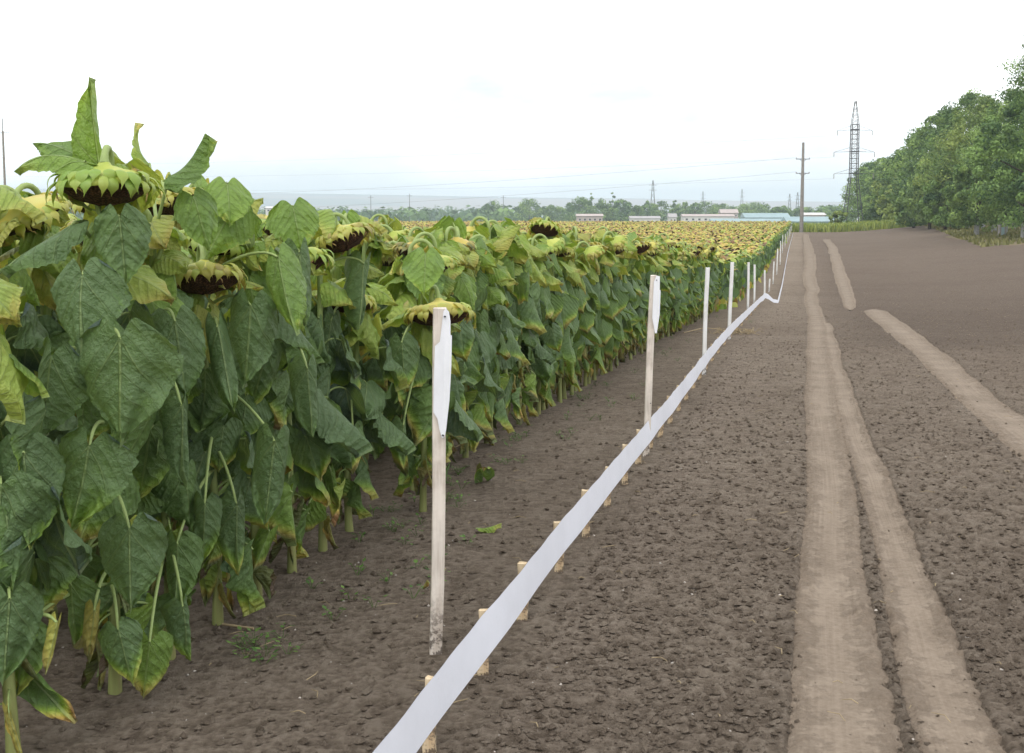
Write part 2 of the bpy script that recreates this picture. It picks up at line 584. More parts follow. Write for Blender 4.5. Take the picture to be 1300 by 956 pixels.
def leaf(mb, rng, L=.26, W=.13, Lp=.15, a0=50, a1=-35, blade=-75, bend=20, fold=18, drape=.5, twist=0, yaw=0,
         age=0.1, tipage=.0, nu=18, nv=20, ripple=1.0, pet_r=.0055, mi_leaf=0, mi_stem=1, cup=0):
    """one leaf: arching petiole from the origin towards +X, blade hanging from its end"""
    D = PI / 180
    px, pz, ae = curve2(9 if nu > 8 else 5, Lp, a0 * D, a1 * D, 1.4)
    pts = np.stack([px, np.zeros_like(px), pz], 1)
    side = rng.uniform(-.12, .12) * Lp
    pts[:, 1] += side * np.sin(np.linspace(0, PI / 2, len(px))) ** 2
    mb.tube(pts, np.linspace(pet_r * 1.25, pet_r * .7, len(px)), 7 if nu > 8 else 4, age=.3, mi=mi_stem, cap=False)
    # blade in flat coordinates
    u = np.linspace(-1, 1, nu); v = np.linspace(0, 1, nv)
    U, V = np.meshgrid(u, v)
    Wn = np.interp(V, WV, WW) ** rng.uniform(.85, 1.2)
    Wn = Wn * (1 + .03 * np.sin(V * 17 + rng.uniform(0, 6)) * np.sign(U))
    lobe = .20 * np.sin(PI * np.clip(np.abs(U), 0, 1) ** 1.1 * .80) * (1 - V) ** 2.3
    asym = rng.uniform(.92, 1.08)
    X = U * Wn * W * np.where(U > 0, asym, 2 - asym)
    Y = L * (V - lobe)
    # toothed margin
    k = np.abs(U) > .97
    X = X + k * np.sign(U) * W * .035 * (np.sin(V * 95 + rng.uniform(0, 6)) + .4 * rng.standard_normal(U.shape))
    # centre line
    b0 = blade * D; b1 = (blade - bend) * D
    tt = np.clip(Y / L, -.3, 1)
    ang = b0 + (b1 - b0) * np.clip(tt, 0, 1)
    ts = np.linspace(0, 1, 60)
    an = b0 + (b1 - b0) * ts
    cx = np.concatenate([[0], np.cumsum(np.cos(an[:-1])) / 59]) * L
    cz = np.concatenate([[0], np.cumsum(np.sin(an[:-1])) / 59]) * L
    CX = np.interp(tt, ts, cx) + np.minimum(tt, 0) * L * math.cos(b0)
    CZ = np.interp(tt, ts, cz) + np.minimum(tt, 0) * L * math.sin(b0)
    # across: fold down from the midrib, then drape more at the margin
    s = np.abs(X) / W
    ph = (fold * D) + drape * s * 1.2
    ph = ph + .25 * rng.uniform(-1, 1) * np.sign(X) * s
    ax = np.abs(X)
    lat = np.sign(X) * ax * np.sin(ph + 1e-4) / (ph + 1e-4) if False else np.sign(X) * ax * np.cos(ph * .75)
    dn = ax * np.sin(ph * .75)
    q1, q2, q3 = rng.uniform(0, 6, 3)
    ripple = ripple * rng.uniform(.9, 1.7)
    rip = ripple * W * (.085 * np.sin(V * 9 + q1 + np.sign(U) * 1.3) * s ** 1.5 + .05 * np.sin(V * 21 + q2 - np.abs(U) * 4) * s ** 1.2
                        + .03 * np.sin(U * 7 + V * 6 + q3))
    t2 = (Y / L - s * .42) / .115
    rip = rip + .006 * W * ripple * np.cos(2 * PI * t2) * np.clip(s * 3, 0, 1)
    rip = rip + ripple * W * (V ** 1.3 * (.13 * np.cos(U * rng.uniform(2.5, 5.5) + q1) + .06 * np.cos(U * 9 + q2)))
    off = rip - dn + cup * W * s ** 2
    nx = -np.sin(ang); nz = np.cos(ang)
    P = np.stack([CX + nx * off, lat, CZ + nz * off], -1).reshape(-1, 3)
    tw, yw = twist * D, yaw * D
    e = np.array([math.cos(b0), 0, math.sin(b0)])
    # twist about the blade axis, yaw about vertical
    Rt = np.array(Matrix.Rotation(tw, 3, Vector(e))); Rz = np.array(Matrix.Rotation(yw, 3, 'Z'))
    Rx = np.array(Matrix.Rotation(rng.normal(0, .30 if Lp > .01 else .12), 3, 'X'))
    P = P @ Rt.T @ Rx.T @ Rz.T + pts[-1]
    idx = np.arange(nu * nv).reshape(nv, nu)
    f = np.stack([idx[:-1, :-1], idx[:-1, 1:], idx[1:, 1:], idx[1:, :-1]], -1).reshape(-1, 4)
    uv = np.stack([X / L * .8 + .5, Y / L * .8 + .2], -1).reshape(-1, 2)
    edge = np.maximum(np.abs(U) ** 4 * .75, V ** 3).reshape(-1)
    ag = age + tipage * (np.clip((V + .25 * np.abs(U) - .62) / .4, 0, 1) ** 1.2).reshape(-1)
    mb.add(P, f, uv, ag, edge, mi_leaf)


def rleaf(mb, rng, cls, nu, nv, mi_leaf=0, mi_stem=1, age=None):
    """random leaf of a kind: top / upper / mid / low / dry"""
    U = rng.uniform
    if cls == 'top':
        leaf(mb, rng, L=U(.11, .18), W=U(.045, .08), Lp=U(.05, .10), a0=U(30, 70), a1=U(0, 50), blade=U(-30, 45), bend=U(0, 60), fold=U(0, 25),
             drape=U(-.1, .3), twist=U(-40, 40), yaw=U(-20, 20), age=U(.28, .52) if age is None else age, tipage=U(0, .3), nu=nu, nv=nv, mi_leaf=mi_leaf, mi_stem=mi_stem, pet_r=.004)
    elif cls == 'upper':
        leaf(mb, rng, L=U(.19, .26), W=U(.09, .13), Lp=U(.09, .16), a0=U(45, 78), a1=U(-30, 30), blade=U(-75, -10), bend=U(5, 55), fold=U(5, 30),
             drape=U(.1, .6), twist=U(-28, 28), yaw=U(-25, 25), age=U(.18, .42) if age is None else age, tipage=U(0, .3), nu=nu, nv=nv, mi_leaf=mi_leaf, mi_stem=mi_stem)
    elif cls == 'mid':
        leaf(mb, rng, L=U(.20, .30), W=U(.115, .17), Lp=U(.12, .22), a0=U(35, 65), a1=U(-65, 0), blade=U(-100, -50), bend=U(-6, 32), fold=U(4, 34),
             drape=U(.15, .9), twist=U(-30, 30), yaw=U(-30, 30), age=U(.0, .2) if age is None else age, tipage=U(0, .25) if U(0, 1) < .7 else U(.4, .8), nu=nu, nv=nv, mi_leaf=mi_leaf, mi_stem=mi_stem)
    elif cls == 'low':
        leaf(mb, rng, L=U(.18, .25), W=U(.07, .11), Lp=U(.10, .17), a0=U(10, 45), a1=U(-85, -50), blade=U(-112, -80), bend=U(-12, 20), fold=U(20, 48),
             drape=U(.4, 1.1), twist=U(-40, 40), yaw=U(-35, 35), age=U(.08, .42) if age is None else age, tipage=U(.3, .9), nu=nu, nv=nv, mi_leaf=mi_leaf, mi_stem=mi_stem, ripple=1.6)
    else:
        leaf(mb, rng, L=U(.12, .18), W=U(.035, .06), Lp=U(.06, .12), a0=U(-10, 20), a1=U(-95, -75), blade=U(-105, -85), bend=U(-30, 30), fold=U(40, 75),
             drape=U(.8, 1.5), twist=U(-60, 60), yaw=U(-40, 40), age=U(.7, 1.0) if age is None else age, tipage=.2, nu=nu, nv=nv, mi_leaf=mi_leaf, mi_stem=mi_stem, ripple=2.4, pet_r=.003)


def leaf_pool(n, cls, nu, nv, seed):
    out = []
    for i in range(n):
        mb = MB()
        rleaf(mb, np.random.default_rng(seed + i), cls, nu, nv)
        out.append(mb)
    return out


HI = {'top': leaf_pool(7, 'top', 14, 16, 10), 'upper': leaf_pool(10, 'upper', 18, 20, 30), 'mid': leaf_pool(20, 'mid', 20, 22, 50),
      'low': leaf_pool(8, 'low', 18, 20, 90), 'dry': leaf_pool(4, 'dry', 12, 14, 110)}
LO = {'top': leaf_pool(6, 'top', 6, 7, 210), 'upper': leaf_pool(8, 'upper', 7, 8, 230), 'mid': leaf_pool(12, 'mid', 8, 9, 250),
      'low': leaf_pool(6, 'low', 7, 8, 290), 'dry': leaf_pool(4, 'dry', 5, 6, 310)}
HIMESH = {c: [mb.mesh('leaf_blade', [M['leaf'], M['stem']]) for mb in lst] for c, lst in HI.items()}


# ------------------------------------------------------------------ sunflower heads
# origin at the neck joint, facing direction -Z (seeds look down)
def head_back(rng, Rr=.13, seg=36, age=.5):
    mb = MB()
    prof = [(.016, .012), (.022, .002), (.045, -.006), (.45 * Rr / .9, -.016), (.78 * Rr, -.026), (.97 * Rr, -.046), (1.0 * Rr, -.058), (.97 * Rr, -.066)]
    th = np.linspace(0, 2 * PI, seg, endpoint=False)
    ph = rng.uniform(0, 6)
    vs = []; ag = []
    for i, (r, z) in enumerate(prof):
        rr = r * (1 + .03 * np.sin(3 * th + ph) + .02 * np.sin(7 * th))
        zz = z + .012 * np.sin(2 * th + ph) * (r / Rr)
        vs.append(np.stack([rr * np.cos(th), rr * np.sin(th), zz], 1)); ag.append(np.full(seg, age))
    v = np.concatenate(vs); n = len(prof)
    i, j = np.meshgrid(np.arange(n - 1), np.arange(seg), indexing='ij'); i = i.ravel(); j = j.ravel(); k = (j + 1) % seg
    f = np.stack([i * seg + j, (i + 1) * seg + j, (i + 1) * seg + k, i * seg + k], 1)
    mb.add(v, f, None, np.concatenate(ag), 0, 0)
    return mb


def head_disc(rng, Rr=.13, seg=36, rings=7, bulge=.048):
    mb = MB()
    th = np.linspace(0, 2 * PI, seg, endpoint=False)
    vs = []
    for q in range(rings):
        r = Rr * .965 * (1 - q / (rings - 1)) + .0005
        z = -.064 - bulge * (1 - (r / Rr) ** 2) + .002 * math.sin(q * 2.1)
        vs.append(np.stack([r * np.cos(th), r * np.sin(th), np.full(seg, z) + .003 * np.sin(5 * th + q)], 1))
    v = np.concatenate(vs)
    i, j = np.meshgrid(np.arange(rings - 1), np.arange(seg), indexing='ij'); i = i.ravel(); j = j.ravel(); k = (j + 1) % seg
    f = np.stack([i * seg + j, (i + 1) * seg + j, (i + 1) * seg + k, i * seg + k], 1)
    mb.add(v, f, None, .5, 0, 0)
    return mb


def head_bracts(rng, Rr=.13, n=26, nu=5, nv=8, age=.42, rings=2, size=1.0, dry=0.0):
    mb = MB()
    for ring in range(rings):
        for q in range(n):
            a = 2 * PI * (q + .5 * ring) / n + rng.uniform(-.09, .09)
            L = rng.uniform(.062, .095) * size; W = rng.uniform(.011, .018) * size
            u = np.linspace(-1, 1, nu); v = np.linspace(0, 1, nv); U, V = np.meshgrid(u, v)
            w = W * np.where(V < .55, .75 + .45 * np.sin(V / .55 * PI / 2), 1.2 * np.clip((1 - V) / .45, 0.02, 1) ** 1.9)
            b0 = rng.uniform(-.25, .25) - .25 * ring; b1 = b0 - rng.uniform(1.3, 2.2)
            ts = np.linspace(0, 1, nv); an = b0 + (b1 - b0) * np.clip(ts * 1.5, 0, 1)
            cx = np.concatenate([[0], np.cumsum(np.cos(an[:-1]))]) / (nv - 1) * L
            cz = np.concatenate([[0], np.cumsum(np.sin(an[:-1]))]) / (nv - 1) * L
            CX = np.repeat(cx[:, None], nu, 1); CZ = np.repeat(cz[:, None], nu, 1)
            A = np.repeat(an[:, None], nu, 1)
            cupp = -.35 * W * U ** 2 * (1 - V)
            curl = rng.uniform(-.5, .5) * L * np.clip(V - .6, 0, 1) ** 1.5
            X = CX - np.sin(A) * cupp; Z = CZ + np.cos(A) * cupp; Yy = U * w + curl
            r0 = Rr * (.84 + .10 * ring) + rng.uniform(-.006, .006)
            z0 = -.026 - .022 * ring + rng.uniform(-.004, .004)
            ca, sa = math.cos(a), math.sin(a)
            P = np.stack([(r0 + X) * ca - Yy * sa, (r0 + X) * sa + Yy * ca, z0 + Z], -1).reshape(-1, 3)
            idx = np.arange(nu * nv).reshape(nv, nu)
            f = np.stack([idx[:-1, :-1], idx[:-1, 1:], idx[1:, 1:], idx[1:, :-1]], -1).reshape(-1, 4)
            ag = age + rng.uniform(-.08, .10) + dry * rng.uniform(0, 1) + .12 * V.ravel() ** 2
            mb.add(P, f, None, ag, 0, 0)
    return mb


def head_petals(rng, Rr=.13, n=9):
    mb = MB()
    for q in range(n):
        a = rng.uniform(0, 2 * PI); L = rng.uniform(.02, .045)
        ca, sa = math.cos(a), math.sin(a)
        t = np.linspace(0, 1, 5)
        r = Rr * .93 + .008 * np.sin(t * 3)
        y = .010 * np.sin(t * 4 + q)
        pts = np.stack([r * ca - y * sa, r * sa + y * ca, -.066 - t * L], 1)
        mb.tube(pts, [.0022, .003, .0022, .0025, .0008], 4, age=.7, mi=0)
    return mb


def bracts_and_wisps(g, rr, ag, dry):
    b = head_bracts(g, rr, 24, age=ag - .04, dry=dry)
    b.merge(head_petals(g, rr), mi=1)
    return b.mesh('bracts', [M['bract'], M['dry']])


HEADS = []   # (receptacle mesh, disc mesh, bracts mesh, petals mesh) shared by the near plants
for i, (rr, ag, dry) in enumerate([(.135, .47, .0), (.12, .52, .15), (.11, .60, .3), (.125, .50, .1), (.10, .66, .35), (.13, .56, .2), (.15, .60, .1)]):
    g = np.random.default_rng(400 + i)
    HEADS.append((head_back(g, rr, 36, ag + .03).mesh('receptacle', M['bract']),
                  head_disc(g, rr).mesh('seed_disc', M['seed']),
                  bracts_and_wisps(g, rr, ag, dry)))


def stem_curve(H, lean, neck_r, neck_az, tilt, rng):
    """stem base at the origin; returns points, and the matrix of the head joint (facing tilt from straight down)"""
    n = 12
    t = np.linspace(0, 1, n)
    wob = rng.uniform(-.015, .015, 2)
    x = lean[0] * t ** 2 + wob[0] * np.sin(t * 7); y = lean[1] * t ** 2 + wob[1] * np.sin(t * 6)
    z = H * t
    z[0] = -.07
    pts = [np.array(p) for p in zip(x, y, z)]
    d = np.array([math.cos(neck_az), math.sin(neck_az), 0])
    c = pts[-1] + d * neck_r
    m = 9
    a_end = PI - tilt          # turned from up (0) to nearly down (PI)
    for q in range(1, m + 1):
        a = a_end * q / m
        p = c - d * neck_r * math.cos(a) + np.array([0, 0, 1]) * neck_r * 1.15 * math.sin(a)
        pts.append(p)
    tan = d * math.sin(a_end) + np.array([0, 0, 1]) * math.cos(a_end)   # facing direction of the seeds
    zax = Vector(-tan); xax = Vector((-math.sin(neck_az), math.cos(neck_az), 0)).normalized()
    yax = zax.cross(xax)
    Mx = Matrix((xax, yax, zax)).transposed().to_4x4()
    Mx.translation = Vector(pts[-1] + tan * .012)
    rad = np.concatenate([np.concatenate([[.027], np.linspace(.0195, .0125, n - 1)]), np.linspace(.0125, .0115, m - 2), [.013, .016]])
    return np.array(pts), rad, Mx


def plan_leaves(rng, H, n, az0=0.0):
    """attachment heights, azimuths and kinds up the stem"""
    out = []
    for i in range(n):
        t = i / (n - 1)
        z = .20 + (H - .24) * t ** 1.05
        az = az0 + i * 2.39996 + rng.uniform(-.4, .4)
        if t < .07: c = 'dry'
        elif t < .3: c = 'low' if rng.uniform() < .8 else 'dry'
        elif t < .74: c = 'mid'
        elif t < .9: c = 'upper'
        else: c = 'top'
        out.append((z, az, c))
    for i in range(3):
        out.append((rng.uniform(.28, .62), rng.uniform(0, 6.28), 'dry'))
    for i in range(5):
        out.append((H - rng.uniform(.0, .16), az0 + rng.uniform(0, 6.28), 'upper' if i < 3 else 'top'))
    return out


def at_height(pts, z, Hs=12):
    k = min(np.searchsorted(pts[:Hs, 2], z), Hs - 1)
    return pts[k] if k == 0 else pts[k - 1] + (pts[k] - pts[k - 1]) * ((z - pts[k - 1][2]) / (pts[k][2] - pts[k - 1][2] + 1e-9))


def sunflower_near(x, y, H, rng, label, head=None, neck_az=None, tilt=None, n=None, lean=None, group='sunflowers', leaves=True, skip=None, hage=0, neck_r=None, hscale=1.0):
    """a plant whose every leaf is a part"""
    root = empty('sunflower', (x, y, gz(x, y) - .01))
    tag(root, label, 'sunflower', group)
    lean = lean if lean is not None else rng.uniform(-.06, .06, 2)
    neck_az = rng.uniform(0, 2 * PI) if neck_az is None else neck_az
    tilt = rng.uniform(0, .5) if tilt is None else tilt
    nr = rng.uniform(.05, .085) if neck_r is None else neck_r
    pts, rad, Mx = stem_curve(H, lean, nr, neck_az, tilt, rng)
    mb = MB()
    ag = np.concatenate([np.linspace(.62, .2, 12), np.full(9, .35)])
    mb.tube(pts, rad, 12, age=ag)
    mb.build('stem', M['stem'], root)
    if leaves:
        for (z, az, c) in plan_leaves(rng, H, n or int(rng.integers(24, 30)), rng.uniform(0, 6)):
            if skip and skip(z, az): continue
            me = HIMESH[c][int(rng.integers(len(HIMESH[c])))]
            p = at_height(pts, z)
            sc = rng.uniform(.72, 1.18)
            mat = Matrix.Translation(Vector(p)) @ Matrix.Rotation(az, 4, 'Z') @ Matrix.Rotation(rng.uniform(-.15, .15), 4, 'X') @ Matrix.Scale(sc, 4)
            lf = link('leaf', me, root, mat)
            lf['age'] = float(rng.uniform(-.07, .09) + (hage if c in ('upper', 'top') else 0))
    hd = int(rng.integers(len(HEADS))) if head is None else head
    back = link('flower_head', HEADS[hd][0], root, Mx @ Matrix.Rotation(rng.uniform(0, 6), 4, 'Z') @ Matrix.Scale(hscale * rng.uniform(.95, 1.05), 4))
    link('seed_disc', HEADS[hd][1], back); link('bracts', HEADS[hd][2], back)
    return root


# plants a little farther off: foliage is one mesh, a set of variants shares its meshes
def mid_variant(seed, H):
    rng = np.random.default_rng(seed)
    pts, rad, Mx = stem_curve(H, rng.uniform(-.06, .06, 2), rng.uniform(.05, .08), rng.uniform(0, 6), rng.uniform(0, .6), rng)
    st = MB(); st.tube(pts, rad, 7, age=np.concatenate([np.linspace(.62, .2, 12), np.full(9, .35)]))
    fo = MB()
    for (z, az, c) in plan_leaves(rng, H, int(rng.integers(24, 30)), rng.uniform(0, 6)):
        p = at_height(pts, z)
        mat = Matrix.Translation(Vector(p)) @ Matrix.Rotation(az, 4, 'Z') @ Matrix.Rotation(rng.uniform(-.15, .15), 4, 'X') @ Matrix.Scale(rng.uniform(.72, 1.15), 4)
        fo.merge(LO[c][int(rng.integers(len(LO[c])))], mat, rng.uniform(-.05, .07) + (.12 if c in ('upper', 'top') else 0))
    rr = rng.uniform(.10, .13); ag = rng.uniform(.46, .7)
    return dict(stem=st.mesh('stem', M['stem']), fol=fo.mesh('foliage', [M['leaf'], M['stem']]),
                back=head_back(rng, rr, 18, ag).mesh('receptacle', M['bract']), disc=head_disc(rng, rr, 18, 4).mesh('seed_disc', M['seed']),
                br=head_bracts(rng, rr, 18, 3, 5, ag - .05, 2, 1.15, .3).mesh('bracts', M['bract']), mx=Mx, raw=(st, fo, Mx, rr, ag))


MIDV = [mid_variant(600 + i, 1.50 + .025 * (i % 5)) for i in range(12)]


def sunflower_mid(x, y, v, rz, sc, label, group='sunflowers', tilt=(0, 0)):
    root = empty('sunflower', (x, y, gz(x, y) - .01), rz, tilt, sc)
    tag(root, label, 'sunflower', group)
    link('stem', v['stem'], root)
    link('foliage', v['fol'], root)
    b = link('flower_head', v['back'], root, v['mx'].copy())
    link('seed_disc', v['disc'], b); link('bracts', v['br'], b)
    return root


# ------------------------------------------------------------------ the field rows
ROW, STEP = .72, .36


def row_x(k, y):
    return -2.34 + .227 * y - k * ROW


rng = np.random.default_rng(11)
spots = []
k = 0
while True:
    y = 2.2 + rng.uniform(0, .3)
    any_in = False
    while y < 196:
        x = row_x(k, y) + rng.normal(0, .035)
        if x > -.56 * y - 1.5:
            spots.append((x, y, k)); any_in = True
        y += STEP * rng.uniform(.8, 1.2) * (1 if y < 60 else (1.35 if y < 110 else 1.8))
    k += 1
    if not any_in: break
spots = np.array(spots)

# hand placed plants of the front row replace the random ones there
hero_y = [3.72, 4.28, 4.66, 5.06, 5.82, 6.58, 7.05, 5.44, 6.20]
keep = ~((spots[:, 2] == 0) & (spots[:, 1] < 7.35)) & ~((spots[:, 1] < 3.4))
keep &= ~((spots[:, 2] == 1) & (spots[:, 1] < 3.9))
spots = spots[keep]
# the 300 that show largest: front rows first, then by distance
cost = spots[:, 1] * (1 + .22 * np.minimum(spots[:, 2], 10))
vis = spots[:, 0] > -.45 * spots[:, 1] - .4
cost = np.where(vis, cost, 1e9)
order = np.argsort(cost)
near_i, rest_i = order[:293], order[293:]
NEARN = 34


def ordinal(n):
    w = ['first', 'second', 'third', 'fourth', 'fifth', 'sixth', 'seventh', 'eighth', 'ninth', 'tenth', 'eleventh', 'twelfth', 'thirteenth',
         'fourteenth', 'fifteenth', 'sixteenth', 'seventeenth', 'eighteenth', 'nineteenth', 'twentieth']
    if n <= 20: return w[n - 1]
    t = {20: 'twenty', 30: 'thirty', 40: 'forty', 50: 'fifty', 60: 'sixty', 70: 'seventy', 80: 'eighty'}
    b = n // 10 * 10
    if n % 10 == 0: return {30: 'thirtieth', 40: 'fortieth', 50: 'fiftieth', 60: 'sixtieth', 70: 'seventieth', 80: 'eightieth'}[n]
    return t[b] + '-' + w[n % 10 - 1]


front = sorted([i for i in near_i if spots[i, 2] == 0], key=lambda i: spots[i, 1])
rank = {i: n + 10 for n, i in enumerate(front)}
row_names = {1: 'second', 2: 'third', 3: 'fourth', 4: 'fifth', 5: 'sixth', 6: 'seventh', 7: 'eighth'}
G_FRONT = 'sunflowers of the front row'
G_IN = 'sunflowers behind the front row'


def height_at(y):
    return 1.56 + .02 * math.sin(y)


for n_, i in enumerate(near_i):
    x, y, kk = spots[i]
    kk = int(kk)
    r_ = np.random.default_rng(5000 + int(i))
    if kk == 0:
        lab = ('%s sunflower of the front row beside the bare soil strip, counted from the camera' % ordinal(rank[i])) if rank[i] <= 30 else \
            'small far green sunflower of the front row, well past the second post'
        grp = G_FRONT
    else:
        lab = 'green sunflower in the %s row from the soil strip, partly hidden by others' % row_names.get(kk, 'ninth or deeper')
        grp = G_IN if kk <= 7 else G_IN
    hh = r_.uniform(.93, 1.07)
    if n_ < NEARN:
        sunflower_near(x, y, (1.60 if kk == 0 else 1.68) * hh if y < 6.8 else 1.54 * hh, r_, lab, group=grp, hage=.08 if kk == 0 else .12)
    else:
        sunflower_mid(x, y, MIDV[int(r_.integers(len(MIDV)))], r_.uniform(0, 2 * PI), hh * (1.02 if y < 9 else 1.0), lab, grp, tuple(r_.uniform(-.05, .05, 2)))

# hero plants
HEROLAB = ['sunflower cut by the left edge of the photo, first of the front row',
           'tallest sunflower, broad brown seed head above all others, one leaf standing up',
           'sunflower right behind the tallest one, thick yellowish neck arching over its pale hidden head',
           'sunflower with thick bare stem base at the soil edge, third right of the tallest one',
           'front row sunflower left of the nearest post, brown head half under a big leaf',
           'short sunflower left of the nearest post, flat pale head among hanging leaves',
           'short sunflower directly behind the nearest post, yellow head near the post top',
           'fifth sunflower of the front row, counted from the left edge of the photo',
           'seventh sunflower of the front row, counted from the left edge of the photo']
hero = []
hr = np.random.default_rng(77)
hero_spec = [dict(H=1.50, tilt=.5, neck_az=2.6, head=3), dict(H=1.815, tilt=.12, neck_az=-PI / 2 + .1, head=0, lean=np.array([0.035, .02]), neck_r=.05, hscale=1.05),
             dict(H=1.60, tilt=.35, neck_az=-2.4, head=1, neck_r=.09), dict(H=1.46, tilt=.3, neck_az=-1.2, head=5, neck_r=.07),
             dict(H=1.50, tilt=.25, neck_az=-.9, head=0, neck_r=.07), dict(H=1.27, tilt=.3, neck_az=-1.9, head=6), dict(H=1.20, tilt=.2, neck_az=-1.2, head=6, hscale=1.15), dict(H=1.60), dict(H=1.58)]
for i, (yy, sp) in enumerate(zip(hero_y, hero_spec)):
    o = sunflower_near(row_x(0, yy) + (.24 if i == 6 else 0), yy, sp.pop('H'), np.random.default_rng(900 + i), HEROLAB[i], group=G_FRONT, hage=.08, n=27, **sp)
    hero.append(o)


def extra_leaf(plant, px, py, Y, L, W, az, z0, blade=-85, bend=10, fold=15, drape=.4, twist=0, age=.05, tipage=.1, seed=0, up=False, Lp=None):
    """a leaf of one plant whose junction stands where the photograph shows it"""
    J = at(px, py, Y) - plant.location
    mb = MB()
    g = np.random.default_rng(seed + 3000)
    azr = az * PI / 180
    d = np.array([math.cos(azr), math.sin(azr), 0])
    base = np.array([0, 0, z0])
    Jv = np.array(J)
    mid1 = base + (Jv - base) * .35 + np.array([0, 0, .05 if not up else 0])
    mid2 = base + (Jv - base) * .8 + np.array([0, 0, .055 if not up else 0])
    t = np.linspace(0, 1, 10)[:, None]
    pts = (1 - t) ** 3 * base + 3 * (1 - t) ** 2 * t * mid1 + 3 * (1 - t) * t ** 2 * mid2 + t ** 3 * Jv
    mb.tube(pts, np.linspace(.0075, .0048, 10), 8, age=.3, mi=1, cap=False)
    bl = MB()
    leaf(bl, g, L=L, W=W, Lp=.004, a0=0, a1=0, blade=blade, bend=bend, fold=fold, drape=drape, twist=twist, age=age, tipage=tipage, nu=24, nv=26, pet_r=.004)
    mb.merge(bl, Matrix.Translation(Vector(Jv)) @ Matrix.Rotation(azr, 4, 'Z'))
    return mb.build('leaf', [M['leaf'], M['stem']], plant)


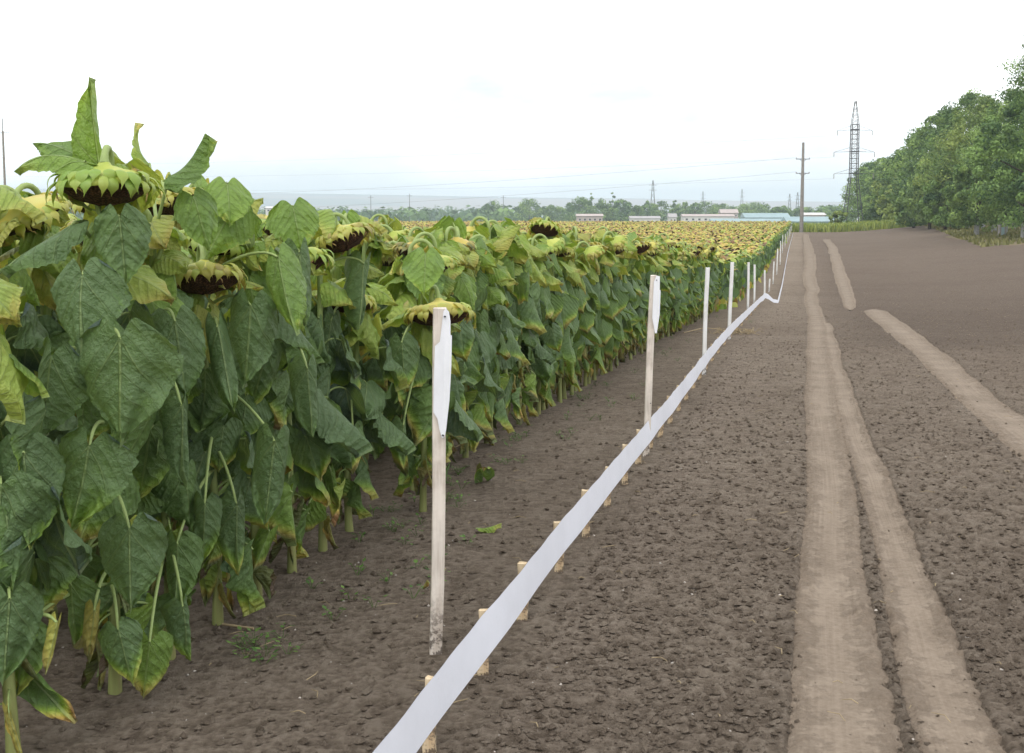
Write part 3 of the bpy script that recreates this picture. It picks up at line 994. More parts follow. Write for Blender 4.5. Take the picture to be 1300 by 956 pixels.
# junction pixel, distance, length, half width, azimuth the blade looks to (deg; -90 = camera), stem height
P0, P1, P2, P3, P4, P5, P6, P7, P8 = hero
EL = [
    (P1, 128, 212, 4.33, .30, .075, 175, 1.66, dict(blade=82, bend=-14, fold=38, drape=.3, age=.33, up=True, twist=70)),
    (P1, 118, 208, 4.38, .24, .085, 185, 1.66, dict(blade=35, bend=60, fold=8, drape=.1, age=.26, up=True, twist=-50)),
    (P1, 108, 205, 4.15, .25, .06, 195, 1.66, dict(blade=22, bend=75, fold=22, drape=.3, age=.38, up=True, twist=-40)),
    (P1, 152, 276, 4.05, .22, .095, -80, 1.50, dict(blade=-88, bend=5, fold=14, drape=.3, age=.12)),
    (P1, 105, 348, 3.95, .27, .13, -130, 1.35, dict(blade=-80, bend=14, fold=10, drape=.35, age=.06, twist=-25)),
    (P1, 152, 430, 3.85, .33, .165, -85, 1.22, dict(blade=-92, bend=6, fold=6, drape=.25, age=.04, twist=4)),
    (P1, 68, 452, 3.9, .26, .12, -140, 1.15, dict(blade=-80, bend=12, fold=12, drape=.5, age=.04, twist=-30)),
    (P1, 114, 566, 3.85, .27, .135, -95, .95, dict(blade=-88, bend=4, fold=16, drape=.3, age=.12, tipage=.3)),
    (P1, 164, 672, 3.98, .27, .125, -70, .75, dict(blade=-92, bend=4, fold=18, drape=.4, age=.05, twist=8)),
    (P1, 90, 742, 4.0, .2, .09, -110, .6, dict(blade=-95, bend=10, fold=18, drape=.5, age=.14, tipage=.25)),
    (P2, 215, 222, 4.6, .20, .085, 5, 1.62, dict(blade=30, bend=-25, fold=40, drape=.2, age=.22, up=True, twist=20)),
    (P2, 190, 208, 4.9, .17, .06, 170, 1.62, dict(blade=55, bend=-40, fold=35, drape=.2, age=.44, up=True, twist=30, tipage=.2)),
    (P1, 92, 285, 4.1, .26, .085, 200, 1.5, dict(blade=-28, bend=18, fold=30, drape=.4, age=.10, twist=-10)),
    (P2, 222, 408, 4.45, .27, .13, -60, 1.28, dict(blade=-85, bend=6, fold=14, drape=.5, age=.05)),
    (P2, 230, 515, 4.3, .28, .10, -30, 1.1, dict(blade=-92, bend=2, fold=30, drape=.9, age=.05, twist=18)),
    (P2, 205, 378, 4.7, .22, .11, -100, 1.35, dict(blade=-80, bend=6, fold=14, drape=.4, age=.1)),
    (P2, 190, 815, 4.1, .20, .10, -80, .42, dict(blade=-95, bend=8, fold=10, drape=.6, age=.3, tipage=.5)),
    (P3, 318, 388, 4.8, .31, .135, -85, 1.3, dict(blade=-88, bend=3, fold=12, drape=.7, age=.05, twist=8)),
    (P3, 352, 326, 4.85, .31, .11, -50, 1.42, dict(blade=-62, bend=28, fold=34, drape=.5, age=.28, twist=50)),
    (P3, 276, 415, 4.7, .33, .10, -40, 1.2, dict(blade=-68, bend=8, fold=40, drape=.7, age=.05, twist=30)),
    (P3, 348, 560, 4.75, .32, .135, -70, 1.0, dict(blade=-92, bend=4, fold=26, drape=.9, age=.04, twist=12)),
    (P3, 260, 640, 4.6, .22, .09, -80, .8, dict(blade=-95, bend=2, fold=26, drape=.7, age=.06, tipage=.4)),
    (P3, 300, 640, 4.8, .28, .11, -60, .75, dict(blade=-92, bend=2, fold=26, drape=.8, age=.06, tipage=.6)),
    (P3, 225, 690, 4.5, .24, .1, -95, .65, dict(blade=-90, bend=2, fold=22, drape=.6, age=.16)),
    (P4, 372, 262, 5.3, .20, .115, -80, 1.5, dict(blade=-62, bend=30, fold=8, drape=.3, age=.30)),
    (P4, 380, 320, 5.2, .30, .11, -50, 1.4, dict(blade=-86, bend=3, fold=26, drape=.8, age=.06, twist=10)),
    (P4, 390, 468, 5.1, .28, .11, -60, 1.1, dict(blade=-90, bend=3, fold=26, drape=.8, age=.05)),
    (P5, 420, 408, 6.2, .29, .12, -70, 1.2, dict(blade=-90, bend=3, fold=26, drape=.9, age=.05)),
    (P8, 462, 335, 6.2, .32, .13, -60, 1.4, dict(blade=-86, bend=3, fold=30, drape=.9, age=.04)),
    (P5, 448, 545, 6.2, .22, .1, -60, .95, dict(blade=-90, bend=8, fold=15, drape=.5, age=.16, tipage=.75)),
    (P6, 510, 435, 6.7, .27, .11, -80, 1.1, dict(blade=-90, bend=3, fold=18, drape=.5, age=.08, tipage=.6)),
    (P6, 512, 540, 6.7, .27, .10, -60, .9, dict(blade=-92, bend=3, fold=36, drape=.9, age=.08, tipage=.95)),
    (P3, 288, 232, 5.0, .2, .10, -70, 1.5, dict(blade=-40, bend=35, fold=10, drape=.3, age=.34, up=True)),
    (P2, 245, 250, 4.6, .2, .09, -60, 1.5, dict(blade=-60, bend=35, fold=10, drape=.5, age=.26)),
    (P3, 300, 262, 5.0, .24, .11, -120, 1.45, dict(blade=-45, bend=35, fold=15, drape=.5, age=.30, twist=-20)),
    (P1, 30, 800, 3.75, .20, .09, -75, .40, dict(blade=-92, bend=6, fold=14, drape=.5, age=.2, tipage=.4)),
    (P1, 150, 800, 3.95, .19, .09, -60, .40, dict(blade=-86, bend=16, fold=24, drape=.5, age=.12, tipage=.5)),
    (P2, 232, 770, 4.35, .20, .085, -40, .5, dict(blade=-90, bend=6, fold=26, drape=.8, age=.08, tipage=.4)),
    (P0, 12, 760, 3.55, .25, .12, -75, .50, dict(blade=-92, bend=6, fold=14, drape=.5, age=.04)),
    (P0, 72, 790, 3.62, .15, .05, -60, .40, dict(blade=-80, bend=10, fold=45, drape=.9, age=.66, tipage=.2)),
    (P0, 8, 655, 3.6, .22, .10, -60, .70, dict(blade=-88, bend=6, fold=20, drape=.5, age=.10)),
    (P0, 30, 575, 3.65, .28, .13, -80, .90, dict(blade=-88, bend=6, fold=20, drape=.5, age=.05, tipage=.3)),
    (P1, 120, 775, 3.95, .17, .07, -60, .45, dict(blade=-92, bend=6, fold=40, drape=.9, age=.72, tipage=.2)),
    (P1, 60, 700, 3.9, .20, .09, -120, .6, dict(blade=-88, bend=6, fold=20, drape=.6, age=.12, tipage=.6)),
    (P2, 165, 760, 4.3, .22, .10, -70, .5, dict(blade=-90, bend=6, fold=16, drape=.6, age=.06)),
    (P6, 540, 322, 6.9, .25, .12, -90, 1.15, dict(blade=-50, bend=30, fold=8, drape=.3, age=.32)),
]
for n_, (pl, px, py, Y, L, W, az, z0, kw) in enumerate(EL):
    extra_leaf(pl, px, py, Y, L, W, az, z0, seed=n_, **kw)

# the mass of the field beyond: one object
big = MB()
rs = np.random.default_rng(321)


def blades(C, L, W, az, el, age, roll, fold=.35, droop=.4):
    """many small folded, drooping leaves at once: 6 quads each"""
    n = len(C)
    u = np.array([-1, 0, 1.]); v = np.array([0, .38, .75, 1.0]); ww = np.array([.7, 1.0, .62, .04])
    V, U = np.meshgrid(v, u, indexing='ij')
    Wd = ww[:, None] * U
    e = el[:, None] - droop * v[None, :]
    ce = np.concatenate([np.zeros((n, 1)), np.cumsum(np.cos(e[:, :-1]) * np.diff(v)[None, :], 1)], 1)
    se = np.concatenate([np.zeros((n, 1)), np.cumsum(np.sin(e[:, :-1]) * np.diff(v)[None, :], 1)], 1)
    f_ = np.stack([np.cos(az), np.sin(az)], 1)
    s_ = np.stack([-np.sin(az), np.cos(az)], 1)
    ax = L[:, None] * ce; azz = L[:, None] * se
    lat = W[:, None, None] * Wd[None] * np.cos(roll)[:, None, None]
    vert = W[:, None, None] * (Wd[None] * np.sin(roll)[:, None, None] - fold * np.abs(Wd)[None])
    nx = -np.sin(e)[:, :, None] * (-fold * W[:, None, None] * np.abs(Wd)[None])
    X = C[:, 0, None, None] + f_[:, 0, None, None] * (ax[:, :, None] + nx) + s_[:, 0, None, None] * lat
    Yc = C[:, 1, None, None] + f_[:, 1, None, None] * (ax[:, :, None] + nx) + s_[:, 1, None, None] * lat
    Z = C[:, 2, None, None] + azz[:, :, None] + vert * np.clip(np.cos(e), .15, 1)[:, :, None]
    P = np.stack([X, Yc, Z], -1).reshape(-1, 3)
    idx = np.arange(12).reshape(4, 3)
    q = np.stack([idx[:-1, :-1], idx[:-1, 1:], idx[1:, 1:], idx[1:, :-1]], -1).reshape(-1, 4)
    f = (q[None] + 12 * np.arange(n)[:, None, None]).reshape(-1, 4)
    uv = np.stack([U.ravel() * .35 + .5, V.ravel() * .8 + .2], 1)
    big.add(P, f, np.tile(uv, (n, 1)), np.repeat(age, 12), 0, 0)


def heads_many(C, Rr, az, tilt, age):
    """many small nodding heads: a dome with ragged rim (material 0) and a seed face (material 1)"""
    n = len(C); seg = 9
    th = np.linspace(0, 2 * PI, seg, endpoint=False)
    jag = 1 + .16 * np.where(np.arange(seg) % 2 == 0, 1, -1)
    rings = [(.12, .02), (.8, -.02), (1.05, -.07)]
    loc = []
    for i, (r, z) in enumerate(rings):
        rr = r * (jag if i == 2 else 1)
        loc.append(np.stack([rr * np.cos(th), rr * np.sin(th), np.full(seg, z / .12)], 1))
    loc = np.concatenate(loc)                                    # units of radius (z scaled below)
    loc[:, 2] *= .12 / .12
    S = loc[None] * Rr[:, None, None] * np.array([1, 1, .9])
    face = np.concatenate([np.stack([.9 * np.cos(th), .9 * np.sin(th), np.full(seg, -.5)], 1), [[0, 0, -.78]]])
    S2 = face[None] * Rr[:, None, None]

    def place(S):
        ct, st = np.cos(tilt)[:, None], np.sin(tilt)[:, None]
        x = S[..., 0] * ct - S[..., 2] * st
        z = S[..., 0] * st + S[..., 2] * ct
        ca, sa = np.cos(az)[:, None], np.sin(az)[:, None]
        return np.stack([x * ca - S[..., 1] * sa + C[:, 0, None], x * sa + S[..., 1] * ca + C[:, 1, None], z + C[:, 2, None]], -1)
    P = place(S).reshape(-1, 3)
    j = np.arange(seg); k2 = (j + 1) % seg
    q = np.concatenate([np.stack([i * seg + j, (i + 1) * seg + j, (i + 1) * seg + k2, i * seg + k2], 1) for i in range(2)])
    f = (q[None] + 3 * seg * np.arange(n)[:, None, None]).reshape(-1, 4)
    ag = np.repeat(age[:, None], 3 * seg, 1); ag[:, 2 * seg:] += .08
    big.add(P, f, None, ag.ravel(), 0, 0)
    P2 = place(S2).reshape(-1, 3)
    t = np.stack([j, np.full(seg, seg), k2], 1)
    f2 = (t[None] + (seg + 1) * np.arange(n)[:, None, None]).reshape(-1, 3)
    big.add(P2, f2, None, 0, 0, 1)


rest = spots[rest_i]
ground_z = terr(rest[:, 0], rest[:, 1])
n = len(rest)
Hh = 1.52 * rs.uniform(.92, 1.08, n)
# the outer rows show their whole height, the inner ones only their tops
patch = vnoise(rest[:, 0] / 9, rest[:, 1] / 16, 77)
full = rest[:, 2] < 3
for rep in range(9):
    C = np.stack([rest[:, 0] + rs.normal(0, .10, n), rest[:, 1] + rs.normal(0, .10, n), ground_z + Hh - rs.uniform(-.02, .40, n)], 1)
    d = np.clip(rest[:, 1] / 60, 1, 2)
    sel = slice(None) if rep < 5 else (rest[:, 1] < 70)
    fullsel = rest[:, 1] < 40
    m_ = np.ones(n, bool) if rep < 5 else (rest[:, 1] < 70)
    lf = rs.uniform(.14, .25, n)
    ag = np.clip(rs.normal(.50, .13, n) + .2 * (patch - .5) + .12 * (rs.uniform(0, 1, n) < .18) * 2 + .06 * sstep(15, 60, rest[:, 1]) * (rest[:, 2] > 2), .1, .85)
    blades(C[m_], lf[m_] * d[m_] ** .5, (lf * rs.uniform(.36, .48, n))[m_] * d[m_] ** .5, rs.uniform(0, 2 * PI, n)[m_], rs.uniform(-1.2, .55, n)[m_], ag[m_], rs.uniform(-.5, .5, n)[m_])
hc = np.stack([rest[:, 0] + rs.normal(0, .06, n), rest[:, 1] + rs.normal(0, .06, n), ground_z + Hh + rs.uniform(-.06, .08, n)], 1)
heads_many(hc, rs.uniform(.085, .13, n), rs.uniform(0, 2 * PI, n), rs.uniform(0, .8, n) ** 1.3 + (rs.uniform(0, 1, n) < .03) * .9, np.clip(rs.normal(.72, .11, n), .4, .98))
fr = rest[full]
nf = len(fr)
gzf = ground_z[full]
for rep in range(15):
    C = np.stack([fr[:, 0] + rs.normal(0, .16, nf), fr[:, 1] + rs.normal(0, .16, nf), gzf + .12 + rs.uniform(0, 1.28, nf)], 1)
    hrel = (C[:, 2] - gzf) / 1.4
    ag = np.clip(.10 + .26 * np.clip(hrel - .7, 0, 1) + rs.normal(0, .07, nf) + (hrel < .33) * rs.uniform(0, .8, nf), 0, .95)
    lf = rs.uniform(.19, .29, nf)
    blades(C, lf, lf * .42, rs.uniform(0, 2 * PI, nf), rs.uniform(-1.7, -1.1, nf), ag, rs.uniform(-.4, .4, nf), .5, .2)
for (x, y, kk), g0 in zip(fr[fr[:, 1] < 90], gzf[fr[:, 1] < 90]):
    big.tube([[x, y, g0], [x + .02, y, g0 + .75], [x, y + .02, g0 + 1.5]], [.018, .015, .011], 4, age=.5, mi=2, cap=False)
o = big.build('sunflower_field', [M['leaf_far'], M['seed'], M['stem']])
tag(o, 'wide field of yellowing sunflowers stretching away behind the single plants', 'sunflower field', kind='stuff')

# ------------------------------------------------------------------ ground and wheel tracks
TRK = {
    'a': [(1000, 1000, 1162), (955, 1004, 1150), (865, 1012, 1129), (735, 1020, 1108), (678, 1021, 1094), (600, 1021, 1080), (540, 1021, 1068), (505, 1021, 1062),
          (443, 1026, 1054), (405, 1027, 1048), (380, 1024, 1038), (350, 1022, 1036), (325, 1022, 1034), (308, 1021, 1029), (299, 1019, 1025)],
    'b': [(1000, 1193, 1315), (955, 1178, 1290), (865, 1147, 1244), (735, 1117, 1186), (678, 1106, 1160), (625, 1090, 1134), (568, 1076, 1112), (505, 1060, 1088), (443, 1046, 1066), (410, 1040, 1054)],
    'c': [(680, 1420, 1560), (620, 1340, 1470), (571, 1276, 1388), (520, 1229, 1292), (471, 1182, 1228), (443, 1151, 1192), (415, 1120, 1154), (400, 1102, 1132), (392, 1094, 1122)],
    'e': [(394, 1073, 1088), (380, 1070, 1085), (360, 1063, 1078), (335, 1057, 1069), (316, 1052, 1062), (305, 1045, 1053)],
    'd': [(298.5, 1200, 1215), (297, 1240, 1262), (298, 1290, 1320), (300, 1340, 1380)],
}
tracks = {}
for nm, lst in TRK.items():
    if nm == 'd': continue
    A = np.array([list(ground_at(xl, y))[:2] + list(ground_at(xr, y))[:2] for (y, xl, xr) in lst])
    c = (A[:, :2] + A[:, 2:]) / 2
    tn = np.gradient(c, axis=0); tn /= np.linalg.norm(tn, axis=1)[:, None]
    nrm = np.stack([tn[:, 1], -tn[:, 0]], 1)
    hw = np.abs(np.sum((A[:, 2:] - A[:, :2]) * nrm, 1)) / 2
    s = np.concatenate([[0], np.cumsum(np.linalg.norm(np.diff(c, axis=0), axis=1))])
    ss_ = np.concatenate([np.arange(0, min(25, s[-1]), .035), np.arange(25, s[-1], .2)]) if s[-1] > 25 else np.arange(0, s[-1], .035)

    def smooth_interp(v):
        w = np.interp(ss_, s, v)
        kk_ = np.hanning(31); kk_ /= kk_.sum()
        return np.convolve(np.pad(w, 15, 'edge'), kk_, 'valid')
    cc = np.stack([smooth_interp(c[:, 0]), smooth_interp(c[:, 1])], 1)
    wob = (vnoise(ss_ / 2.2, ss_ * 0, 300 + ord(nm)) - .5) * .05 + (vnoise(ss_ / 6, ss_ * 0, 310 + ord(nm)) - .5) * .12 * sstep(20, 45, ss_)
    cc = cc + np.stack([np.cos(np.full_like(ss_, .22)), -np.sin(np.full_like(ss_, .22))], 1) * wob[:, None]
    hw_ = smooth_interp(hw) * (.94 + .14 * vnoise(ss_ / 2.5, ss_ * 0, 320 + ord(nm)))
    if nm == 'c': hw_ = hw_ * (.25 + .75 * sstep(0, 1.6, ss_[-1] - ss_))
    if nm == 'e': hw_ = hw_ * (.25 + .75 * sstep(0, 2.5, ss_))
    tracks[nm] = (cc, hw_, ss_)


def track_field(x, y):
    """signed closeness: 1 in the middle of a wheel track, 0 at its edge, negative outside"""
    best = np.full(x.shape, -9.0)
    for cc, hw, s in tracks.values():
        st = 2
        c = cc[::st]; w = hw[::st]
        lo, hi = c.min(0) - 2, c.max(0) + 2
        k_ = np.where((x > lo[0]) & (x < hi[0]) & (y > lo[1]) & (y < hi[1]))[0]
        for a in range(0, len(k_), 20000):
            kk_ = k_[a:a + 20000]
            d2 = (x[kk_, None] - c[None, :, 0]) ** 2 + (y[kk_, None] - c[None, :, 1]) ** 2
            j = d2.argmin(1)
            v = 1 - np.sqrt(d2[np.arange(len(kk_)), j]) / w[j]
            best[kk_] = np.maximum(best[kk_], v)
    return best


def rough(x, y, fine=True):
    """clods and crumbs of the worked soil"""
    s = x + 1.05 - .222 * y                      # > 0: right of the white tape
    cl = 1 - np.abs(2 * vnoise(x * 16, y * 17, 31) - 1)
    c2 = 1 - np.abs(2 * vnoise(x * 37, y * 39, 35) - 1)
    c3 = vnoise(x * 80, y * 85, 39)
    b = vnoise(x * 3.1, y * 2.4, 41)
    dd = np.sqrt(x * x + y * y)
    k1, k2, k3 = 1 - sstep(16, 28, dd), 1 - sstep(8, 16, dd), 1 - sstep(5, 9, dd)
    cl = .5 + (cl - .5) * k1; c2 = .5 + (c2 - .5) * k2; c3 = .5 + (c3 - .5) * k3
    rr = .30 + .70 * sstep(.2, 1.6, s) * (.6 + .6 * b)
    z = (.021 * (cl - .5) + .017 * (c2 - .5) + .010 * (c3 - .5)) * rr + .022 * (b - .5)
    # shallow furrow steps left of the tape
    z = z + .030 * k2 * np.clip(vnoise(x * 7, y * 8, 43) - .72, 0, 1) * 3 * rr * (vnoise(x * 1.1, y * 1.3, 44) > .35)
    z = z + .012 * (vnoise(x * 1.2, y * 5.5, 47) - .5) * (1 - sstep(1.2, 2.2, s))
    return z, (cl + c2 + c3) / 3


r1 = 2.0 * np.exp(np.arange(0, math.log(34 / 2.0), .0027))
r2 = 34 * np.exp(np.arange(.006, math.log(9200 / 34), .017))
rad = np.concatenate([[.4, .8, 1.2, 1.6], r1, r2])
fan = np.arange(-.47, .50, .00165)
coarse_l = np.linspace(-PI, -.47, 46)[:-1]; coarse_r = np.linspace(.50, PI, 46)[1:-1]
angs = np.concatenate([coarse_l, fan, coarse_r])
RR, AA = np.meshgrid(rad, angs, indexing='ij')
gx = (RR * np.sin(AA)).ravel(); gy = (RR * np.cos(AA)).ravel()
gzv = terr(gx, gy)
tf = np.full(gx.shape, -9.0)
nearm = (gy > 2) & (gy < 260) & (np.abs(gx) < 80)
tf[nearm] = track_field(gx[nearm], gy[nearm])
dz, crust = rough(gx, gy)
fade = 1 - sstep(26, 50, RR.ravel())
tm = sstep(-.10, .12, tf)
tmr = sstep(-.8, .25, tf)
dz = dz * fade * (1 - tmr) - .03 * tm * (1 - sstep(30, 60, RR.ravel()))
gzv = gzv + dz
nr_, na = RR.shape
idx = np.arange(nr_ * na).reshape(nr_, na)
nx_ = np.roll(idx, -1, axis=1)
f = np.stack([idx[:-1], idx[1:], nx_[1:], nx_[:-1]], -1).reshape(-1, 4)
gm = MB()
gm.add(np.stack([gx, gy, gzv], 1), f, None, 0, 0, 0)
c0 = np.array([[0, 0, float(terr(0., 0.))]])
ring = np.stack([gx[:na], gy[:na], gzv[:na]], 1)
gm.add(np.concatenate([ring, c0]), np.array([[j, (j + 1) % na, na] for j in range(na)]), None, 0, 0, 0)
gme = gm.mesh('ground', M['soil'])
nvt = len(gme.vertices)
X = np.concatenate([gx, ring[:, 0], [0]]); Y = np.concatenate([gy, ring[:, 1], [0]])
zone = np.zeros((nvt, 4), np.float32)
s_lat = X - .225 * Y
# dry grass verge in front of the tree belt and under it
vg = sstep(10.5, 13.5, s_lat - 3 * vnoise(X / 7, Y / 7, 3) - .05 * (Y - 60)) * sstep(92, 120, Y) * (1 - sstep(500, 800, Y))
zone[:, :3] = (.20, .17, .075); zone[:, 3] = vg
tfa = np.concatenate([tf, np.full(na + 1, -9.)])
clo = gme.attributes.new('close', 'FLOAT', 'POINT')
clo.data.foreach_set('value', np.maximum(tfa, -9).astype(np.float32))
far_shade_darkening = .62 * sstep(10, 24, Y + 6 * (vnoise(X / 3, Y / 3, 83) - .5)) * sstep(.5, 3, X + 1.05 - .222 * Y) * (1 - vg)  # soil darkened with distance to replace the clods' own fine shadows
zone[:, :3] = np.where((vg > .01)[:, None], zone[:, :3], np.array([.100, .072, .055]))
zone[:, 3] = np.maximum(zone[:, 3], far_shade_darkening)
farm = sstep(196, 205, Y) + ((Y < -60) * 1.0)
zone[:, :3] = zone[:, :3] * (1 - farm[:, None]) + np.array([.13, .14, .06]) * farm[:, None]
zone[:, 3] = np.maximum(zone[:, 3], farm)
ff = sstep(1500, 2500, Y)
strip = vnoise(X / 420, Y / 700, 61); strip2 = vnoise(X / 900 + 5, Y / 260, 63)
fc = np.where((strip2 > .55)[:, None], np.array([.36, .24, .17]), np.where((strip > .5)[:, None], np.array([.07, .09, .04]), np.array([.22, .18, .10])))
fc = fc * .6
wood_ = (sstep(5200, 6200, Y) * (vnoise(X / 800, Y / 350, 71) > .38))[:, None]
fc = fc * (1 - wood_) + np.array([.012, .025, .03]) * wood_
zone[:, :3] = zone[:, :3] * (1 - ff[:, None]) + fc * ff[:, None]
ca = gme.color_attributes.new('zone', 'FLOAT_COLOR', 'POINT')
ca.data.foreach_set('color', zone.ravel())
cr = gme.attributes.new('crust', 'FLOAT', 'POINT')
cr.data.foreach_set('value', np.concatenate([crust, np.full(na + 1, .5)]).astype(np.float32))
ground = link('ground', gme)
tag(ground, kind='structure')

for q, (nm, (cc, hw, s)) in enumerate(tracks.items()):
    tn = np.gradient(cc, axis=0); tn /= np.linalg.norm(tn, axis=1)[:, None]
    nrm = np.stack([tn[:, 1], -tn[:, 0]], 1)
    m_ = 34
    u = np.linspace(-1.22, 1.22, m_)
    P = cc[:, None, :] + nrm[:, None, :] * (hw[:, None] * u[None, :])[..., None]
    px_, py_ = P[..., 0], P[..., 1]
    z = terr(px_, py_)
    prof = -.034 * sstep(.72, 1.22, np.abs(u))[None, :] - .006 * (1 - sstep(.3, .85, np.abs(u)))[None, :]
    rid = .0012 * np.sin(u * 34 + 2 * q)[None, :] * (1 - sstep(.5, .9, np.abs(u)))[None, :] + .005 * (vnoise(px_ * 9, py_ * 4, 51) - .5) + .002 * (vnoise(px_ * 45, py_ * 40, 53) - .5)
    z = z + rough(px_, py_)[0] * sstep(.40, .95, np.abs(u) + .5 * (vnoise(px_ * 6, py_ * 5, 57) - .5)) * (1 - sstep(16, 30, py_)) + prof * .75 + rid - .001 - .004 * q + .0010 * np.clip(py_ - 12, 0, 200)
    mb = MB()
    idx = np.arange(len(cc) * m_).reshape(len(cc), m_)
    f = np.stack([idx[:-1, :-1], idx[:-1, 1:], idx[1:, 1:], idx[1:, :-1]], -1).reshape(-1, 4)
    uv = np.stack([np.broadcast_to(u / 2.44 + .5, px_.shape), np.broadcast_to(s[:, None], px_.shape)], -1).reshape(-1, 2)
    mb.add(np.stack([px_, py_, z], -1).reshape(-1, 3), f, uv)
    tag(mb.build('path', M['track']), kind='structure')

# ------------------------------------------------------------------ clods, stones, straw bits (uncountable)
rc = np.random.default_rng(8)


def lumps(n, name, mat, smin, smax, label, cat, ylo=3.2, yhi=26, power=1.6, right=None, flat=.85):
    base_v = np.array([[0, 0, 1], [.9, 0, .2], [.28, .85, .25], [-.72, .53, .15], [-.72, -.53, .2], [.28, -.85, .22], [0, 0, -.6]])
    fcs = np.array([[0, 1, 2], [0, 2, 3], [0, 3, 4], [0, 4, 5], [0, 5, 1], [6, 2, 1], [6, 3, 2], [6, 4, 3], [6, 5, 4], [6, 1, 5]])
    y = ylo * (yhi / ylo) ** rc.uniform(0, 1, n)
    x = rc.uniform(-.45, .50, n) * y
    s = x + 2.3 - .227 * y
    tfv = track_field(x, y)
    ok = (s > -.6) & ((tfv < -.05) | ((tfv < .38) & (rc.uniform(0, 1, n) < .62 * (1 - tfv / .4))) | (rc.uniform(0, 1, n) < .03))
    if right: ok &= (x + 1.05 - .222 * y > .1) | (rc.uniform(0, 1, n) < .22)
    x, y = x[ok], y[ok]; n = len(x)
    sz = smin + (smax - smin) * rc.uniform(0, 1, n) ** 3
    sz = np.where(tfv[ok] > -.05, sz * .6, sz)
    z = terr(x, y) + rough(x, y)[0] * np.where(tfv[ok] > -.05, 0, 1) + sz * .15 - .012 * (tfv[ok] > -.05)
    jit = base_v[None] * rc.uniform(.65, 1.35, (n, 7, 1)) + rc.normal(0, .12, (n, 7, 3))
    jit[..., 2] *= flat
    a = rc.uniform(0, 2 * PI, n); ca, sa = np.cos(a)[:, None], np.sin(a)[:, None]
    P = np.stack([jit[..., 0] * ca - jit[..., 1] * sa, jit[..., 0] * sa + jit[..., 1] * ca, jit[..., 2]], -1) * sz[:, None, None]
    P = P + np.stack([x, y, z], 1)[:, None, :]
    f = (fcs[None] + 7 * np.arange(n)[:, None, None]).reshape(-1, 3)
    mb = MB(); mb.add(P.reshape(-1, 3), f)
    me = mb.mesh(name, mat, smooth=False)
    if name == 'soil_clods':
        za = me.color_attributes.new('zone', 'FLOAT_COLOR', 'POINT')
        za.data.foreach_set('color', np.zeros(4 * len(me.vertices), np.float32))
        cz = me.attributes.new('close', 'FLOAT', 'POINT')
        cz.data.foreach_set('value', np.repeat(tfv[ok], 7).astype(np.float32))
        c_ = me.attributes.new('crust', 'FLOAT', 'POINT')
        c_.data.foreach_set('value', np.repeat(rc.uniform(.3, .75, n), 7).astype(np.float32))
    tag(link(name, me), label, cat, kind='stuff')


lumps(100000, 'soil_clods', M['soil'], .003, .021, 'crumbly dark clods lying loose on the worked soil', 'soil clods', right=True, yhi=60)
lumps(1300, 'pebbles', M['stone'], .002, .009, 'tiny pale stones scattered over the soil', 'pebbles', yhi=30)

mb = MB()
for q in range(260):
    y = 3.3 * (24 / 3.3) ** rc.uniform(); x = rc.uniform(-.4, .5) * y
    if x + 2.2 - .227 * y < 0: continue
    L = rc.uniform(.02, .09); a = rc.uniform(0, PI); z = gz(x, y) + .012
    mb.tube([[x, y, z], [x + L * .5 * math.cos(a), y + L * .5 * math.sin(a), z + .006], [x + L * math.cos(a + .3), y + L * math.sin(a + .3), z]], [.0016, .0018, .001], 4)
tag(mb.build('straw_bits', M['straw']), 'thin dry stalk bits strewn over the soil', 'straw', kind='stuff')


def weeds(name, pts_, mat, label, cat, smin=.012, smax=.03, nleaf=10, spread=.05, hmax=.05):
    mb = MB()
    for (x, y) in pts_:
        z = gz(x, y)
        for q in range(nleaf):
            a = rc.uniform(0, 2 * PI); r = rc.uniform(.2, 1) * spread; h_ = rc.uniform(.2, 1) * hmax; L = rc.uniform(smin, smax)
            c = np.array([x + r * math.cos(a), y + r * math.sin(a), z + h_])
            d = np.array([math.cos(a), math.sin(a), rc.uniform(-.3, .6)]); sd = np.array([-math.sin(a), math.cos(a), 0])
            v = np.array([c, c + d * L * .5 + sd * L * .33, c + d * L, c + d * L * .5 - sd * L * .33])
            mb.add(v, [[0, 1, 2, 3]], None, rc.uniform(0, 1))
            if q % 3 == 0: mb.tube([[x, y, z - .01], c], [.0015, .001], 3, age=.6)
    tag(mb.build(name, mat), label, cat, kind='stuff')


wp = []
for q in range(75):
    y = 4.5 * (30 / 4.5) ** rc.uniform(); wp.append((row_x(0, y) + rc.uniform(.05, .75), y))
for (px, py, k_) in ((315, 822, 6), (345, 830, 4), (470, 655, 3), (520, 670, 2), (655, 560, 4), (740, 505, 5), (760, 490, 3), (575, 600, 4), (950, 410, 2)):
    g = ground_at(px, py)
    for q in range(k_): wp.append((g.x + rc.normal(0, .05), g.y + rc.normal(0, .07)))
weeds('weeds', wp, M['weed'], 'small green weed seedlings sprouting along the foot of the sunflowers', 'weeds')

# ------------------------------------------------------------------ posts, stakes, white tape
def stake_line_x(y): return -1.072 + .2225 * y + .062 * np.exp(-((y - 10) / 4.8) ** 2)


